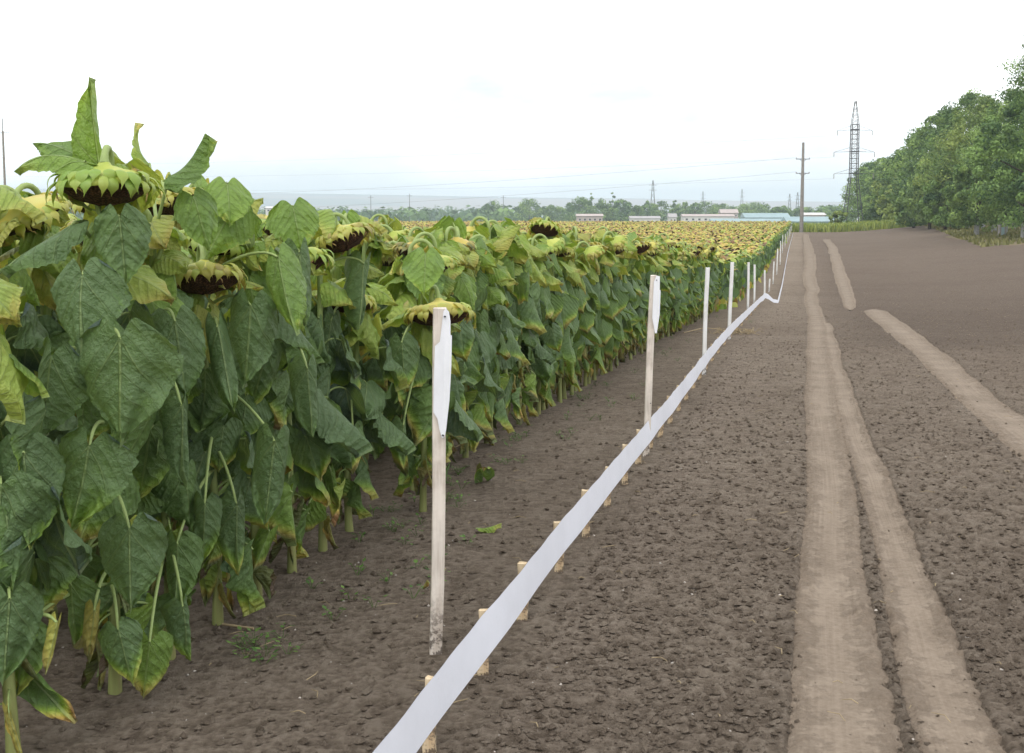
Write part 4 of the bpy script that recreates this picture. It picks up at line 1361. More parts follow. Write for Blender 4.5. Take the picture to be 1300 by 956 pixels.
def make_box_post(name, base, H, w, d, lean, mat, chips=True, seed=0):
    g = np.random.default_rng(seed)
    root = empty(name, base)
    mb = MB()
    n_ = 9
    zs = np.linspace(-.12, H, n_)
    ring = []
    for z in zs:
        t = z / H
        wx = w * (1 + g.uniform(-.03, .03)); wd = d * (1 + g.uniform(-.05, .05))
        cx = lean[0] * t + .004 * math.sin(t * 5 + seed); cy = lean[1] * t
        b = .12
        ring.append([[cx - wx / 2, cy - wd / 2 + b * wd, z], [cx - wx / 2 + b * wx, cy - wd / 2, z], [cx + wx / 2 - b * wx, cy - wd / 2, z], [cx + wx / 2, cy - wd / 2 + b * wd, z],
                     [cx + wx / 2, cy + wd / 2 - b * wd, z], [cx + wx / 2 - b * wx, cy + wd / 2, z], [cx - wx / 2 + b * wx, cy + wd / 2, z], [cx - wx / 2, cy + wd / 2 - b * wd, z]])
    v = np.array(ring)
    v[-1, :, 2] += g.uniform(-.004, .004, 8)
    v = v.reshape(-1, 3)
    i, j = np.meshgrid(np.arange(n_ - 1), np.arange(8), indexing='ij'); i = i.ravel(); j = j.ravel(); k_ = (j + 1) % 8
    mb.add(v, np.stack([i * 8 + j, i * 8 + k_, (i + 1) * 8 + k_, (i + 1) * 8 + j], 1))
    top = v[-8:]
    mb.add(np.concatenate([top, [top.mean(0) + [0, 0, .001]]]), [[q, (q + 1) % 8, 8] for q in range(8)])
    return root, mb


POSTS = [(553, 845, 391), (826, 580, 350), (896, 477, 340), (932.5, 431, 333), (949.6, 398.5, 333), (957.5, 391, 336), (970.5, 381, 343), (978.3, 379, 354), (983.2, 368, 332),
         (988, 348, 316), (990.5, 335, 306), (993.3, 317, 298), (996.5, 310, 297), (999, 307, 294), (1001.5, 304, 291), (1004, 301, 288), (1006, 298.5, 286), (1010, 298, 283)]
PD = [4.67, 8.87, 14.9, 20.8, 31, 37, 42.5, 49, 56.7, 66, 78, 98, 112, 125, 140, 155, 172, 188]
PLAB = {0: 'nearest and tallest wooden post, white sheet nailed to its upper right side', 1: 'second wooden post from the camera, with a narrow white sheet on its top',
        2: 'plain pale post, third from the camera and left of the white tape'}
for i, ((px, yb, yt), D) in enumerate(zip(POSTS, PD)):
    b = at(px, yb, D)
    if i > 0: b.x = min(b.x, stake_line_x(D) - .028)
    z0 = gz(b.x, D)
    t = at(px + (7 if i == 0 else (5 if i == 1 else (3 if i == 2 else .5))), yt, D)
    if i > 1: t.x = min(t.x, b.x + .03)
    H = t.z - z0
    root, mb = make_box_post('wooden_post', (b.x, D, z0), H, .047 if i < 3 else .055, .022 if i < 3 else .03, (t.x - b.x, 0), M['post'], seed=i)
    root.rotation_euler = (0, 0, .25)
    mb.build('post', M['post'] if i < 2 else M['post_far'], root, smooth=False)
    tag(root, PLAB.get(i, '%s tall white post from the camera in the line beside the tape' % ordinal(i + 1)), 'post', 'tall posts along the sunflower edge')
    if i < 2:
        # torn sheet nailed against the post: outline, 2 mm thick, slightly curled
        oz = [(213, 97), (227, 112), (233, 150), (233, 205), (239, 208), (238, 330), (233, 470), (222, 600), (214, 628), (206, 628), (194, 590), (186, 548), (168, 520),
              (167, 400), (170, 250), (190, 233), (195, 190), (204, 112)]
        if i == 1: oz = [(1052 - 850, 100 - 3), (1075 - 850, 100), (1077 - 850, 180), (1083 - 850, 182), (1083 - 850, 320), (1070 - 850, 430), (1058 - 850, 430), (1045 - 850, 380), (1034 - 850, 340),
                          (1036 - 850, 130), (1042 - 850, 120)]
        sc = .3137 / (F / D)
        v = []
        for (a, b_) in oz:
            x = (a - 198) * sc * (1.0 if i == 0 else .62) + (.0 if i == 0 else .006); z = H - (b_ - 97) * sc * (1 if i == 0 else .70)
            xx = (t.x - b.x) * z / H + x
            v.append((xx, -.016 - .010 * math.sin((b_ - 97) / 530 * 3) - .12 * max(0, x - .01), z))
        v = np.array(v); nn = len(v)
        v2 = v.copy(); v2[:, 1] -= .002
        allv = np.concatenate([v, v2])
        mp = MB()
        c1, c2 = v.mean(0), v2.mean(0)
        aa = np.concatenate([allv, [c1, c2]])
        ff_ = [[q, (q + 1) % nn, 2 * nn] for q in range(nn)] + [[nn + (q + 1) % nn, nn + q, 2 * nn + 1] for q in range(nn)]
        mp.add(aa, ff_)
        mp.add(allv, [[q, nn + q, nn + (q + 1) % nn, (q + 1) % nn] for q in range(nn)])
        pl = mp.build('sheet', M['plate'], root, smooth=False)
        nl = MB()
        for zz in (H - .03, H - 520 * sc):
            x0 = (t.x - b.x) * zz / H + .010
            nl.tube([[x0, -.030, zz], [x0, -.022, zz]], [.0035, .0035], 8)
        nl.build('nail', M['steel'], root)

STY = [(3.05, .0), (3.78, 0), (4.44, 0), (5.06, 0), (5.80, 0), (6.50, 0), (7.20, 0), (7.90, 0), (8.55, 0), (9.20, 0), (9.85, 0), (10.6, 0), (11.4, 0), (12.3, 0), (13.3, 0), (14.3, 0), (15.4, 0),
       (16.6, 0), (18.0, 0), (19.6, 0), (21.4, 0), (23.4, 0), (25.6, 0), (28.0, 0), (30.6, 0), (33.5, 0), (36.4, 0)]
for i, (yy, _) in enumerate(STY):
    g = np.random.default_rng(1500 + i)
    x = stake_line_x(yy) - .010; z0 = gz(x, yy)
    root, mb = make_box_post('wooden_stake', (x - .022, yy, z0), .236 + g.uniform(-.005, .005), .040, .022, (g.uniform(-.006, .006), 0), M['stake'], seed=40 + i)
    root.rotation_euler = (0, 0, g.uniform(-.15, .15) - .1)
    o = mb.build('stake', M['stake'], root, smooth=False)
    tag(root, '%s short yellow wooden stake holding the white tape, counted from the camera' % ordinal(i + 1), 'stake', 'short stakes under the white tape')

# tape: upper and lower edge follow the stakes on their right side, then swing aside and run on thin
ty = np.concatenate([np.arange(2.4, 37.2, .08)])
tx = stake_line_x(ty) + .001 + .0015 * np.sin(ty * 4.4)
tz = np.interp(ty, _ty, _tz)
rg = .0012 * np.sin(ty * 9) + .0015 * np.sin(ty * 2.3)
top = np.stack([tx - .006 + .003 * np.sin(ty * 4) + .0015 * np.sin(ty * 17), ty, tz + .262 + rg], 1)
bot = np.stack([tx + .010 + .003 * np.sin(ty * 3.1), ty, tz + .120 + rg * .6], 1)
kink = [(37.6, stake_line_x(37.6) + .05, .30, .14), (38.4, stake_line_x(38.4) + .08, .36, .20), (38.9, stake_line_x(38.9) + .18, .30, .14), (38.95, stake_line_x(38.9) + .34, .15, .04),
        (39.6, stake_line_x(39.6) + .46, .10, .0)]
for (y_, x_, a, b) in kink:
    z_ = gz(x_, y_)
    top = np.concatenate([top, [[x_, y_, z_ + a]]]); bot = np.concatenate([bot, [[x_ + .02, y_, z_ + b]]])
f0 = kink[-1]
for y_ in np.concatenate([np.arange(41, 100, 1.0), np.arange(100, 186, 4.0)]):
    w = min(1, (y_ - 39.6) / 60)
    x_ = (f0[1] + (y_ - 39.6) * .221) * (1 - w) + (stake_line_x(y_) + .25) * w
    z_ = gz(x_, y_)
    top = np.concatenate([top, [[x_, y_, z_ + .11]]]); bot = np.concatenate([bot, [[x_ + .03, y_, z_ + .01]]])
nn = len(top)
mid = (top + bot) / 2 + np.array([.0015, 0, 0])
lay = [top, mid, bot]
th_ = np.array([-.0015, 0, 0])
v = np.concatenate(lay + [l + th_ for l in lay])
f = []
for q in range(2):
    a = np.arange(nn - 1)
    f.append(np.stack([q * nn + a, (q + 1) * nn + a, (q + 1) * nn + a + 1, q * nn + a + 1], 1))
    f.append(np.stack([(q + 3) * nn + a, (q + 3) * nn + a + 1, (q + 4) * nn + a + 1, (q + 4) * nn + a], 1))
mb = MB(); mb.add(v, np.concatenate(f))
o = mb.build('marking_tape', M['tape'])
tag(o, 'long wide white tape stretched low over short stakes along the soil strip', 'tape')


# ------------------------------------------------------------------ small things lying about
def flat_leaf(px, py, L, W, az, age, tip, label, name='fallen_leaf', seed=0, lift=.02, **kw):
    p = ground_at(px, py)
    mb = MB()
    leaf(mb, np.random.default_rng(seed), L=L, W=W, Lp=.03, a0=0, a1=0, blade=kw.get('blade', 5), bend=kw.get('bend', 10), fold=kw.get('fold', 20), drape=kw.get('drape', .3), age=age, tipage=tip, nu=16, nv=18, ripple=2.2, pet_r=.003)
    o = mb.build(name, [M['leaf'], M['stem']])
    o.location = p + Vector((0, 0, lift)); o.rotation_euler = (0, 0, az)
    tag(o, label, 'leaf', 'fallen leaves on the soil')


flat_leaf(604, 676, .11, .03, .3, .42, .2, 'small crumpled green leaf lying on the soil right of the nearest post', seed=1, fold=45)
flat_leaf(118, 830, .14, .05, 2.4, .9, .1, 'curled brown dead leaf lying under the tallest sunflower', seed=3, fold=50, lift=.03)
flat_leaf(612, 610, .19, .08, -1.4, .2, .75, 'green leaf with brown edge touching the soil just right of the nearest post', seed=5, blade=60, bend=60, lift=.03)
flat_leaf(800, 432, .16, .05, .4, .5, .2, 'pale yellow green leaf fallen beside the front row behind the second post', seed=6)
# orange leaf caught on the nearest post
mb = MB(); leaf(mb, np.random.default_rng(9), L=.035, W=.016, Lp=.02, blade=-60, fold=35, age=.80, tipage=.2, nu=8, nv=8, pet_r=.0012)
o = mb.build('dead_leaf', [M['leaf'], M['stem']]); q = at(546, 741, 4.64); o.location = q; o.rotation_euler = (0, 0, 2.6)
tag(o, 'tiny orange brown dead leaf caught on the lower left side of the nearest post', 'leaf')
# cane and straw by the third post
mb = MB(); a = ground_at(868, 424); b = ground_at(918, 420)
mb.tube([a + Vector((0, 0, .02)), (a + b) / 2 + Vector((0, 0, .08)), b + Vector((0, 0, .03))], [.010, .009, .007], 7)
tag(mb.build('dry_cane', M['straw']), 'thin yellow cane lying level between sunflowers and the fourth post', 'cane')
mb = MB(); c = ground_at(935, 424)
for q in range(60):
    a = rc.uniform(0, 2 * PI); L = rc.uniform(.1, .3)
    p = np.array(c) + [rc.normal(0, .18), rc.normal(0, .15), rc.uniform(.0, .07)]
    mb.tube([p, p + np.array([math.cos(a) * L / 2, math.sin(a) * L / 2, .04]), p + np.array([math.cos(a) * L, math.sin(a) * L, 0])], [.005, .005, .003], 4)
tag(mb.build('straw_pile', M['straw']), 'small heap of pale dry stalks at the foot of the fourth post', 'stalk heap')
mb = MB(); a = ground_at(283, 799); b = ground_at(322, 803)
mb.tube([a + Vector((0, 0, .02)), b + Vector((0, 0, .015))], [.006, .005], 6)
tag(mb.build('dry_stick', M['straw']), 'short pale stick on the soil at the foot of the front row', 'stick')
for (pa, pb, lab) in (((575, 572), (620, 556), 'long thin dry stalk lying between nearest post and the sunflower row'),):
    mb = MB(); a = ground_at(*pa); b = ground_at(*pb)
    mb.tube([a + Vector((0, 0, .015)), (a + b) / 2 + Vector((0, 0, .03)), b + Vector((0, 0, .012))], [.005, .005, .003], 6)
    tag(mb.build('dry_stalk', M['straw']), lab, 'stalk')


# ------------------------------------------------------------------ trees
def tree(name, x, y, H, Rw, mat, label, cat='tree', group=None, seed=0, n=5200, size=.34, trunk_h=.25, white=False, shape=1.0, base=None, tr=.22, clumps=None, low=.16, open_=0, fat=1.0):
    g = np.random.default_rng(seed)
    z0 = gz(x, y) if base is None else base
    root = empty(name, (x, y, z0))
    tag(root, label, cat, group)
    nc = clumps or 46
    # clump centres inside an uneven envelope
    cs = []; rads = []
    for q in range(nc):
        t = g.uniform(0, 1) ** .85
        zz = H * (low + (1 - low) * t)
        env = Rw * (math.sin(PI * min(1, (.12 + .88 * t)) ** shape) ** .62 + .05)
        a = g.uniform(0, 2 * PI); r = env * math.sqrt(g.uniform(.15, 1.0))
        cs.append((r * math.cos(a), r * math.sin(a), min(zz * .96, H - .12 * Rw * fat))); rads.append(fat * g.uniform(.14, .30) * Rw * (1.15 - .5 * t))
    cs = np.array(cs); rads = np.array(rads)
    k_ = g.integers(0, nc, n)
    d = g.normal(0, 1, (n, 3)); d /= np.linalg.norm(d, axis=1)[:, None]
    rr = rads[k_] * g.uniform(.45, 1.08, n) ** .5 * (1 + .25 * g.normal(0, 1, n) * open_)
    C = cs[k_] + d * rr[:, None] * np.array([1, 1, .8])
    C[:, 2] = np.clip(C[:, 2], H * .05, H * 1.02)
    tint = (g.uniform(0, 1, nc) ** 1.3)[k_] + g.normal(0, .16, n)
    nrm = d + g.normal(0, .55, (n, 3)) + np.array([0, 0, .25]); nrm /= np.linalg.norm(nrm, axis=1)[:, None]
    a1 = np.cross(nrm, g.normal(0, 1, (n, 3))); a1 /= np.linalg.norm(a1, axis=1)[:, None]
    b1 = np.cross(nrm, a1)
    sz = size * g.uniform(.5, 1.3, n)
    P = np.stack([C + a1 * sz[:, None], C + b1 * sz[:, None] * .5 + nrm * sz[:, None] * .12, C - a1 * sz[:, None] * .8, C - b1 * sz[:, None] * .5 + nrm * sz[:, None] * .1], 1)
    cr_ = MB()
    cr_.add(P.reshape(-1, 3), np.arange(4 * n).reshape(n, 4), None, np.repeat(np.clip(tint, 0, 1), 4))
    cr_.build('crown', mat, root, smooth=False)
    tk = MB()
    lean = g.uniform(-.3, .3, 2)
    th = H * .8
    pts = [[0, 0, -.2], [lean[0] * .1, lean[1] * .1, th * .3], [lean[0] * .5, lean[1] * .5, th * .65], [lean[0], lean[1], th]]
    tk.tube(pts, [tr * 1.15, tr * .85, tr * .5, tr * .15], 8)
    for q in range(7):
        z_ = th * g.uniform(.25, .85); p0 = np.array([lean[0] * z_ / th * .7, lean[1] * z_ / th * .7, z_])
        c = cs[int(np.argmin(np.abs(cs[:, 2] - z_ - Rw * .4) + g.uniform(0, Rw, nc)))]
        tk.tube([p0, (p0 + c) / 2 + [0, 0, .2], c], [tr * .4, tr * .25, tr * .08], 5)
    tk.build('trunk', M['bark'], root)
    if white:
        w = MB(); w.tube([[0, 0, -.1], [lean[0] * .04, lean[1] * .04, 1.3]], [tr * 1.18 + .02, tr * 1.05 + .02], 10, cap=False)
        w.build('whitewash', M['white_bark'], root)
    return root


# the belt on the right: pixel x of the trunk, depth, pixel y of the top, kind
BELT = [
    (1300, 104, 138, 'dark', 1), (1288, 132, 128, 'mid', 1), (1262, 128, 168, 'mid', 1), (1248, 146, 140, 'yellow', 1), (1228, 150, 132, 'mid', 1), (1276, 118, 175, 'mid', 1),
    (1216, 168, 140, 'dark', 1), (1198, 172, 152, 'mid', 0), (1186, 186, 158, 'mid', 0), (1208, 160, 178, 'yellow', 0), (1174, 196, 172, 'dark', 0), (1164, 212, 182, 'mid', 0),
    (1152, 222, 196, 'mid', 0), (1148, 240, 202, 'dark', 0), (1138, 236, 212, 'yellow', 0), (1128, 256, 210, 'mid', 0), (1118, 270, 208, 'mid', 0), (1110, 286, 212, 'dark', 0),
    (1101, 300, 214, 'mid', 0), (1095, 318, 220, 'mid', 0), (1140, 205, 232, 'yellow', 0), (1180, 165, 208, 'mid', 0), (1240, 124, 205, 'mid', 1), (1325, 112, 150, 'mid', 1),
    (1350, 108, 128, 'mid', 0), (1340, 98, 190, 'dark', 1), (1122, 240, 246, 'dark', 0), (1160, 180, 238, 'mid', 0), (1200, 148, 222, 'dark', 0), (1108, 262, 250, 'mid', 0)]
seen = {}
for i, (px, D, pt, kd, wh) in enumerate(BELT):
    p = at(px, 290, D)
    z0 = gz(p.x, D)
    H = (at(px, pt, D).z - z0) * 1.12
    nm = {'dark': 'dark green', 'mid': 'mid green', 'yellow': 'yellowish green'}[kd]
    lab = '%s %s leafy tree of the right hand belt, counted from the right' % (ordinal(1 + sorted([b[0] for b in BELT], reverse=True).index(px)), nm)
    tree('leafy_tree', p.x, D, H, min(max(2.6, H * .36), 5.2), M['crown_' + kd], lab, 'tree', 'trees of the belt on the right', seed=50 + i, n=int(13000 if D < 170 else 7000), size=.17 if D < 170 else .26,
         white=bool(wh), low=.13 if wh else .08, clumps=90, tr=.2, open_=.3)
# tall tree cut by the right edge, thin branches against the sky
p = at(1312, 290, 78); z0 = gz(p.x, 78)
tree('tall_tree', p.x + .5, 78, at(1312, 18, 78).z - z0, 2.5, M['crown_dark'], 'tallest tree with loose thin crown cut by the right edge of the photo', 'tree', seed=99, n=8000, size=.085, open_=1.2, low=.5, clumps=70, tr=.16)
# pale shrub between the pylon and the belt
p = at(1064, 285, 205)
tree('round_bush', p.x, 205, 3.2, 1.9, M['crown_yellow'], 'pale yellow green bush left of the foot of the lattice pylon', 'bush', seed=120, n=1500, size=.22, low=.1, tr=.06, clumps=20)
p = at(1138, 288, 195)
tree('low_bush', p.x, 195, 3.0, 2.6, M['crown_yellow'], 'low yellowish bush at the foot of the tree belt', 'bush', seed=121, n=1500, size=.22, low=.1, tr=.06, clumps=20)

# young green crop strip closing the bare field
mb = MB()
rr = np.random.default_rng(31)
N = 9000
yy = rr.uniform(190, 212, N); lat = rr.uniform(-.2, 24, N); xx = .222 * yy - 1.2 + lat
zz = terr(xx, yy)
hh = rr.uniform(.9, 1.5, N); a = rr.uniform(0, 2 * PI, N); w = rr.uniform(.05, .11, N)
dx, dy = np.cos(a), np.sin(a)
P = np.stack([np.stack([xx - dy * w, yy + dx * w, zz], 1), np.stack([xx + dy * w, yy - dx * w, zz], 1), np.stack([xx + dx * .15 + dy * w, yy + dy * .15 - dx * w, zz + hh * .7], 1),
              np.stack([xx + dx * .35, yy + dy * .35, zz + hh * rr.uniform(.7, 1.05, N)], 1)], 1)
mb.add(P.reshape(-1, 3), np.arange(4 * N).reshape(N, 4), None, np.repeat(rr.uniform(0, 1, N), 4))
tag(mb.build('green_crop', M['corn'], smooth=False), 'strip of bright green crop closing the far end of the bare field', 'crop', kind='stuff')

# tufts on the verge
mb = MB(); N = 6000
yy = rr.uniform(95, 260, N); lat = 11.5 + .05 * (yy - 60) + rr.exponential(5, N); xx = .225 * yy + lat
zz = terr(xx, yy); hh = rr.uniform(.08, .38, N); a = rr.uniform(0, 2 * PI, N); w = rr.uniform(.08, .2, N); dx, dy = np.cos(a), np.sin(a)
P = np.stack([np.stack([xx - dy * w, yy + dx * w, zz - .02], 1), np.stack([xx + dy * w, yy - dx * w, zz - .02], 1), np.stack([xx + dx * .1, yy + dy * .1, zz + hh], 1)], 1)
mb.add(P.reshape(-1, 3), np.arange(3 * N).reshape(N, 3), None, np.repeat(rr.uniform(0, 1, N), 3))
tag(mb.build('verge_grass', M['verge'], smooth=False), 'dry yellow green grass along the foot of the tree belt', 'grass', kind='stuff')

# far village trees
FARL = [(735, 250, 640, 'dark', 6), (745, 253, 650, 'mid', 4), (750.5, 244, 660, 'dark', 1.6), (760, 252, 640, 'mid', 5), (777.5, 242, 650, 'dark', 1.7), (770, 258, 640, 'mid', 4), (788, 253, 640, 'dark', 5),
        (798, 256, 650, 'dark', 4), (808, 261, 640, 'mid', 4), (821, 254, 660, 'dark', 3), (830, 258, 680, 'mid', 4), (838, 255, 670, 'mid', 5), (856, 253, 690, 'dark', 2.4), (862, 258, 680, 'mid', 3.5),
        (870, 256, 690, 'mid', 4.5), (882, 257, 680, 'dark', 4), (896, 255, 700, 'mid', 6.5), (908, 259, 720, 'mid', 5), (919, 258, 760, 'mid', 6), (930, 261, 760, 'dark', 5), (946, 259, 700, 'mid', 6),
        (958, 256, 720, 'mid', 8), (970, 259, 730, 'mid', 6), (986, 262, 600, 'dark', 4), (994, 261, 610, 'dark', 4), (981, 266, 560, 'dark', 2.2), (999, 267, 560, 'dark', 2.2), (1012, 264, 640, 'mid', 4),
        (1026, 263, 650, 'mid', 4.5), (1046, 262, 600, 'dark', 5), (1056, 262, 590, 'mid', 4), (628, 254, 760, 'mid', 6), (620, 258, 770, 'dark', 5), (672, 252, 700, 'mid', 7), (664, 258, 720, 'mid', 5),
        (700, 260, 700, 'mid', 5), (712, 262, 700, 'mid', 5), (690, 261, 710, 'dark', 5), (722, 257, 680, 'mid', 4)]
for i, (px, pt, D, kd, rw) in enumerate(FARL):
    p = at(px, 275, D); z0 = gz(p.x, D); H = at(px, pt, D).z - z0
    thin = rw < 2
    kind_ = 'slim upright poplar' if thin else ('rounded hazy tree' if kd == 'mid' else 'dark hazy tree')
    lab = '%s of the distant village line, %s from the left' % (kind_, ordinal(1 + sorted([b[0] for b in FARL]).index(px)))
    tree('distant_tree', p.x, D, H, rw, M['crown_' + kd], lab, 'tree', 'distant trees of the village', seed=200 + i, n=2200, size=.5 if not thin else .35, low=.02, clumps=34, tr=.3, fat=1.9, open_=.35)
# wooded band in the haze to the left of the village: reads as one mass
mb = MB(); g = np.random.default_rng(5)
nb = 420
for q in range(nb):
    px = g.uniform(-160, 730) if q < 340 else g.uniform(730, 1075)
    D = g.uniform(720, 1500)
    top_ = 262 + 4 * (vnoise(np.array([px / 60.]), np.array([1.]), 4)[0] - .5) + g.uniform(-2.5, 4.5)
    p = at(px, top_, D); z0 = gz(p.x, D)
    n_ = 60; Rw = g.uniform(5, 11); H = max(p.z - z0, 5)
    d = g.normal(0, 1, (n_, 3)); d /= np.linalg.norm(d, axis=1)[:, None]
    C = np.array([p.x, D, z0 + H * .5]) + d * np.array([Rw, Rw, H * .5]) * g.uniform(.6, 1, (n_, 1))
    a1 = np.cross(d + g.normal(0, .4, (n_, 3)), [0, 0, 1.]); a1 /= np.linalg.norm(a1, axis=1)[:, None]
    b1 = np.cross(d, a1); s_ = g.uniform(.9, 2.2, (n_, 1))
    P = np.stack([C + a1 * s_, C + b1 * s_, C - a1 * s_, C - b1 * s_], 1)
    mb.add(P.reshape(-1, 3), np.arange(4 * n_).reshape(n_, 4), None, np.repeat(np.clip(g.uniform(0, .7) + g.normal(0, .15, n_), 0, 1), 4))
tag(mb.build('far_woods', M['crown_dark'], smooth=False), 'far off blue hazed woods along the bottom of the hills', 'woods', kind='stuff')


# ------------------------------------------------------------------ buildings far off
def shed(name, px0, px1, ptop, D, depth, wall, roof, label, wh=2.6, rh=.9, wins=6, gable=True):
    a = at(px0, ptop, D); b = at(px1, ptop, D)
    w = b.x - a.x; cx = (a.x + b.x) / 2; zt = a.z
    z0 = min(gz(cx, D) - .3, zt - wh - rh)
    root = empty(name, (cx, D, z0)); tag(root, label, 'building', 'low buildings of the village')
    H = zt - z0 - rh
    m1 = MB(); m1.box((0, depth / 2, H / 2), (w, depth, H)); m1.build('wall', wall, root, smooth=False)
    m2 = MB()
    o_ = .4
    v = np.array([[-w / 2 - o_, -o_, H - .02], [w / 2 + o_, -o_, H - .02], [w / 2 + o_, depth + o_, H - .02], [-w / 2 - o_, depth + o_, H - .02], [-w / 2 - o_, depth / 2, H + rh], [w / 2 + o_, depth / 2, H + rh]])
    m2.add(v, [[0, 1, 5, 4], [2, 3, 4, 5]]); m2.add(v, [[0, 4, 3], [1, 2, 5]]); m2.add(v, [[3, 2, 1, 0]])
    m2.build('roof', roof, root, smooth=False)
    for q in range(wins):
        x = -w / 2 + w * (q + .5) / wins
        m3 = MB(); m3.box((x, -.03, H - 1.3), (w / wins * .42, .08, .9)); wd = m3.build('window', M['whitewall'], root, smooth=False)
        m4 = MB(); m4.box((x, -.08, H - 1.3), (w / wins * .34, .04, .72)); m4.build('pane', M['glass'], wd, smooth=False)
    return root


shed('turquoise_shed', 1000, 1059, 275, 430, 9, M['turq'], M['turq'], 'long turquoise shed right of the concrete pole foot, nearest of the far buildings', wins=0, rh=1.6)
shed('turquoise_shed', 905, 999, 277.5, 440, 8, M['turq'], M['turq'], 'low turquoise roof showing just above the field, left of the concrete pole', wins=0, rh=1.2)
shed('turquoise_shed', 947, 1003, 270.5, 520, 12, M['turq'], M['turq'], 'pale turquoise roofed shed behind the low turquoise roof', wins=0, rh=1.8)
shed('pink_house', 733, 765, 271.5, 480, 8, M['pink'], M['pink'], 'pink brick farm building with long roof under the two poplars', wins=5, rh=.8)
shed('long_house', 801, 838, 274.3, 520, 8, M['whitewall'], M['roofgrey'], 'long pale house low behind the field, between poplars and village', wins=6)
shed('long_house', 868, 932, 271.8, 540, 9, M['whitewall'], M['pink'], 'white walled house with pinkish roof right of the village trees', wins=8)
shed('small_house', 850, 859, 271, 560, 7, M['whitewall'], M['roofgrey'], 'small white gabled house among the village trees', wins=2, rh=1.6)
shed('brick_house', 916, 937, 265.5, 620, 8, M['pink'], M['pink'], 'two storey pink house half hidden by rounded trees', wins=4, rh=1.8)
shed('pink_house', 1022, 1048, 270, 520, 8, M['pink'], M['whitewall'], 'pinkish low house with white roof right of the concrete pole', wins=4)
shed('white_shed', 337, 352, 262, 700, 10, M['whitewall'], M['whitewall'], 'white shed glimpsed over the leaves on the left slope', wins=2)
p = at(1272, 290, 116)
z0 = gz(p.x, 116)
r_ = empty('white_hut', (p.x, 116, z0)); tag(r_, 'small pale blue white hut standing among the tree trunks', 'hut')
m1 = MB(); m1.box((0, 0, .45), (.55, .5, .9)); m1.build('wall', M['concrete'], r_, smooth=False)
m1 = MB(); m1.box((0, 0, .94), (.65, .6, .07)); m1.build('roof', M['roofgrey'], r_, smooth=False)
m1 = MB(); m1.box((0, -.255, .4), (.28, .02, .7)); m1.build('door', M['turq'], r_, smooth=False)


# ------------------------------------------------------------------ poles, pylon, wires
def bar(mb, a, b, r): mb.tube([a, b], [r, r], 4, cap=False)


D = 190
p = at(1017.5, 285, D); z0 = gz(p.x, D)
pole = empty('concrete_pole', (p.x, D, z0)); tag(pole, 'tall grey concrete power pole at the far end of the tape', 'power pole')
Hp = at(1017, 181, D).z - z0
m1 = MB(); m1.tube([[0, 0, -.3], [0, 0, Hp * .5], [0, 0, Hp]], [.30, .24, .17], 10); m1.build('shaft', M['concrete'], pole)
arms = {}
for q, pz in enumerate((202, 220)):
    z = at(1017, pz, D).z - z0
    m1 = MB(); bar(m1, [-1.0, 0, z], [1.0, 0, z], .05); bar(m1, [-.5, 0, z], [0, 0, z - .5], .03); bar(m1, [.5, 0, z], [0, 0, z - .5], .03)
    a_ = m1.build('crossarm', M['steel'], pole)
    for s in (-.95, .95):
        m2 = MB(); m2.tube([[s, 0, z], [s, 0, z + .1], [s, 0, z + .22]], [.04, .07, .03], 6); m2.build('insulator', M['concrete'], a_)
        arms[(q, s)] = Vector((p.x + s, D, z0 + z + .22))

D2 = 240
p2 = at(1082, 290, D2)
z2 = gz(p2.x, D2)
py_ = empty('lattice_pylon', (p2.x, D2, z2)); tag(py_, 'dark steel lattice pylon with three pairs of arms left of the trees', 'pylon')
pzm = lambda yy: at(1082, yy, D2).z - z2
ppm = F / D2
prof = [(pzm(290) - 0, 11.5 / ppm), (pzm(226), 4.6 / ppm), (pzm(158), 4.2 / ppm), (pzm(128), .9 / ppm)]
m1 = MB()
def hw_at(z):
    return float(np.interp(z, [a for a, b in prof], [b for a, b in prof]))
corners = ((-1, -1), (1, -1), (1, 1), (-1, 1))
for cx_, cy_ in corners:
    for (za, wa), (zb, wb) in zip(prof[:-1], prof[1:]):
        bar(m1, [cx_ * wa, cy_ * wa, za], [cx_ * wb, cy_ * wb, zb], .075 if za < pzm(200) else .045)
zlev = list(np.linspace(prof[0][0], prof[1][0], 4)) + list(np.linspace(prof[1][0], prof[2][0], 12))[1:] + list(np.linspace(prof[2][0], prof[3][0], 5))[1:]
for za, zb in zip(zlev[:-1], zlev[1:]):
    wa, wb = hw_at(za), hw_at(zb)
    for q in range(4):
        c1, c2 = corners[q], corners[(q + 1) % 4]
        bar(m1, [c1[0] * wa, c1[1] * wa, za], [c2[0] * wb, c2[1] * wb, zb], .018)
        bar(m1, [c2[0] * wa, c2[1] * wa, za], [c1[0] * wb, c1[1] * wb, zb], .018)
        if zb < prof[2][0] + .1 : bar(m1, [c1[0] * wb, c1[1] * wb, zb], [c2[0] * wb, c2[1] * wb, zb], .04)
m1.build('lattice_tower', M['steel'], py_)
pends = []
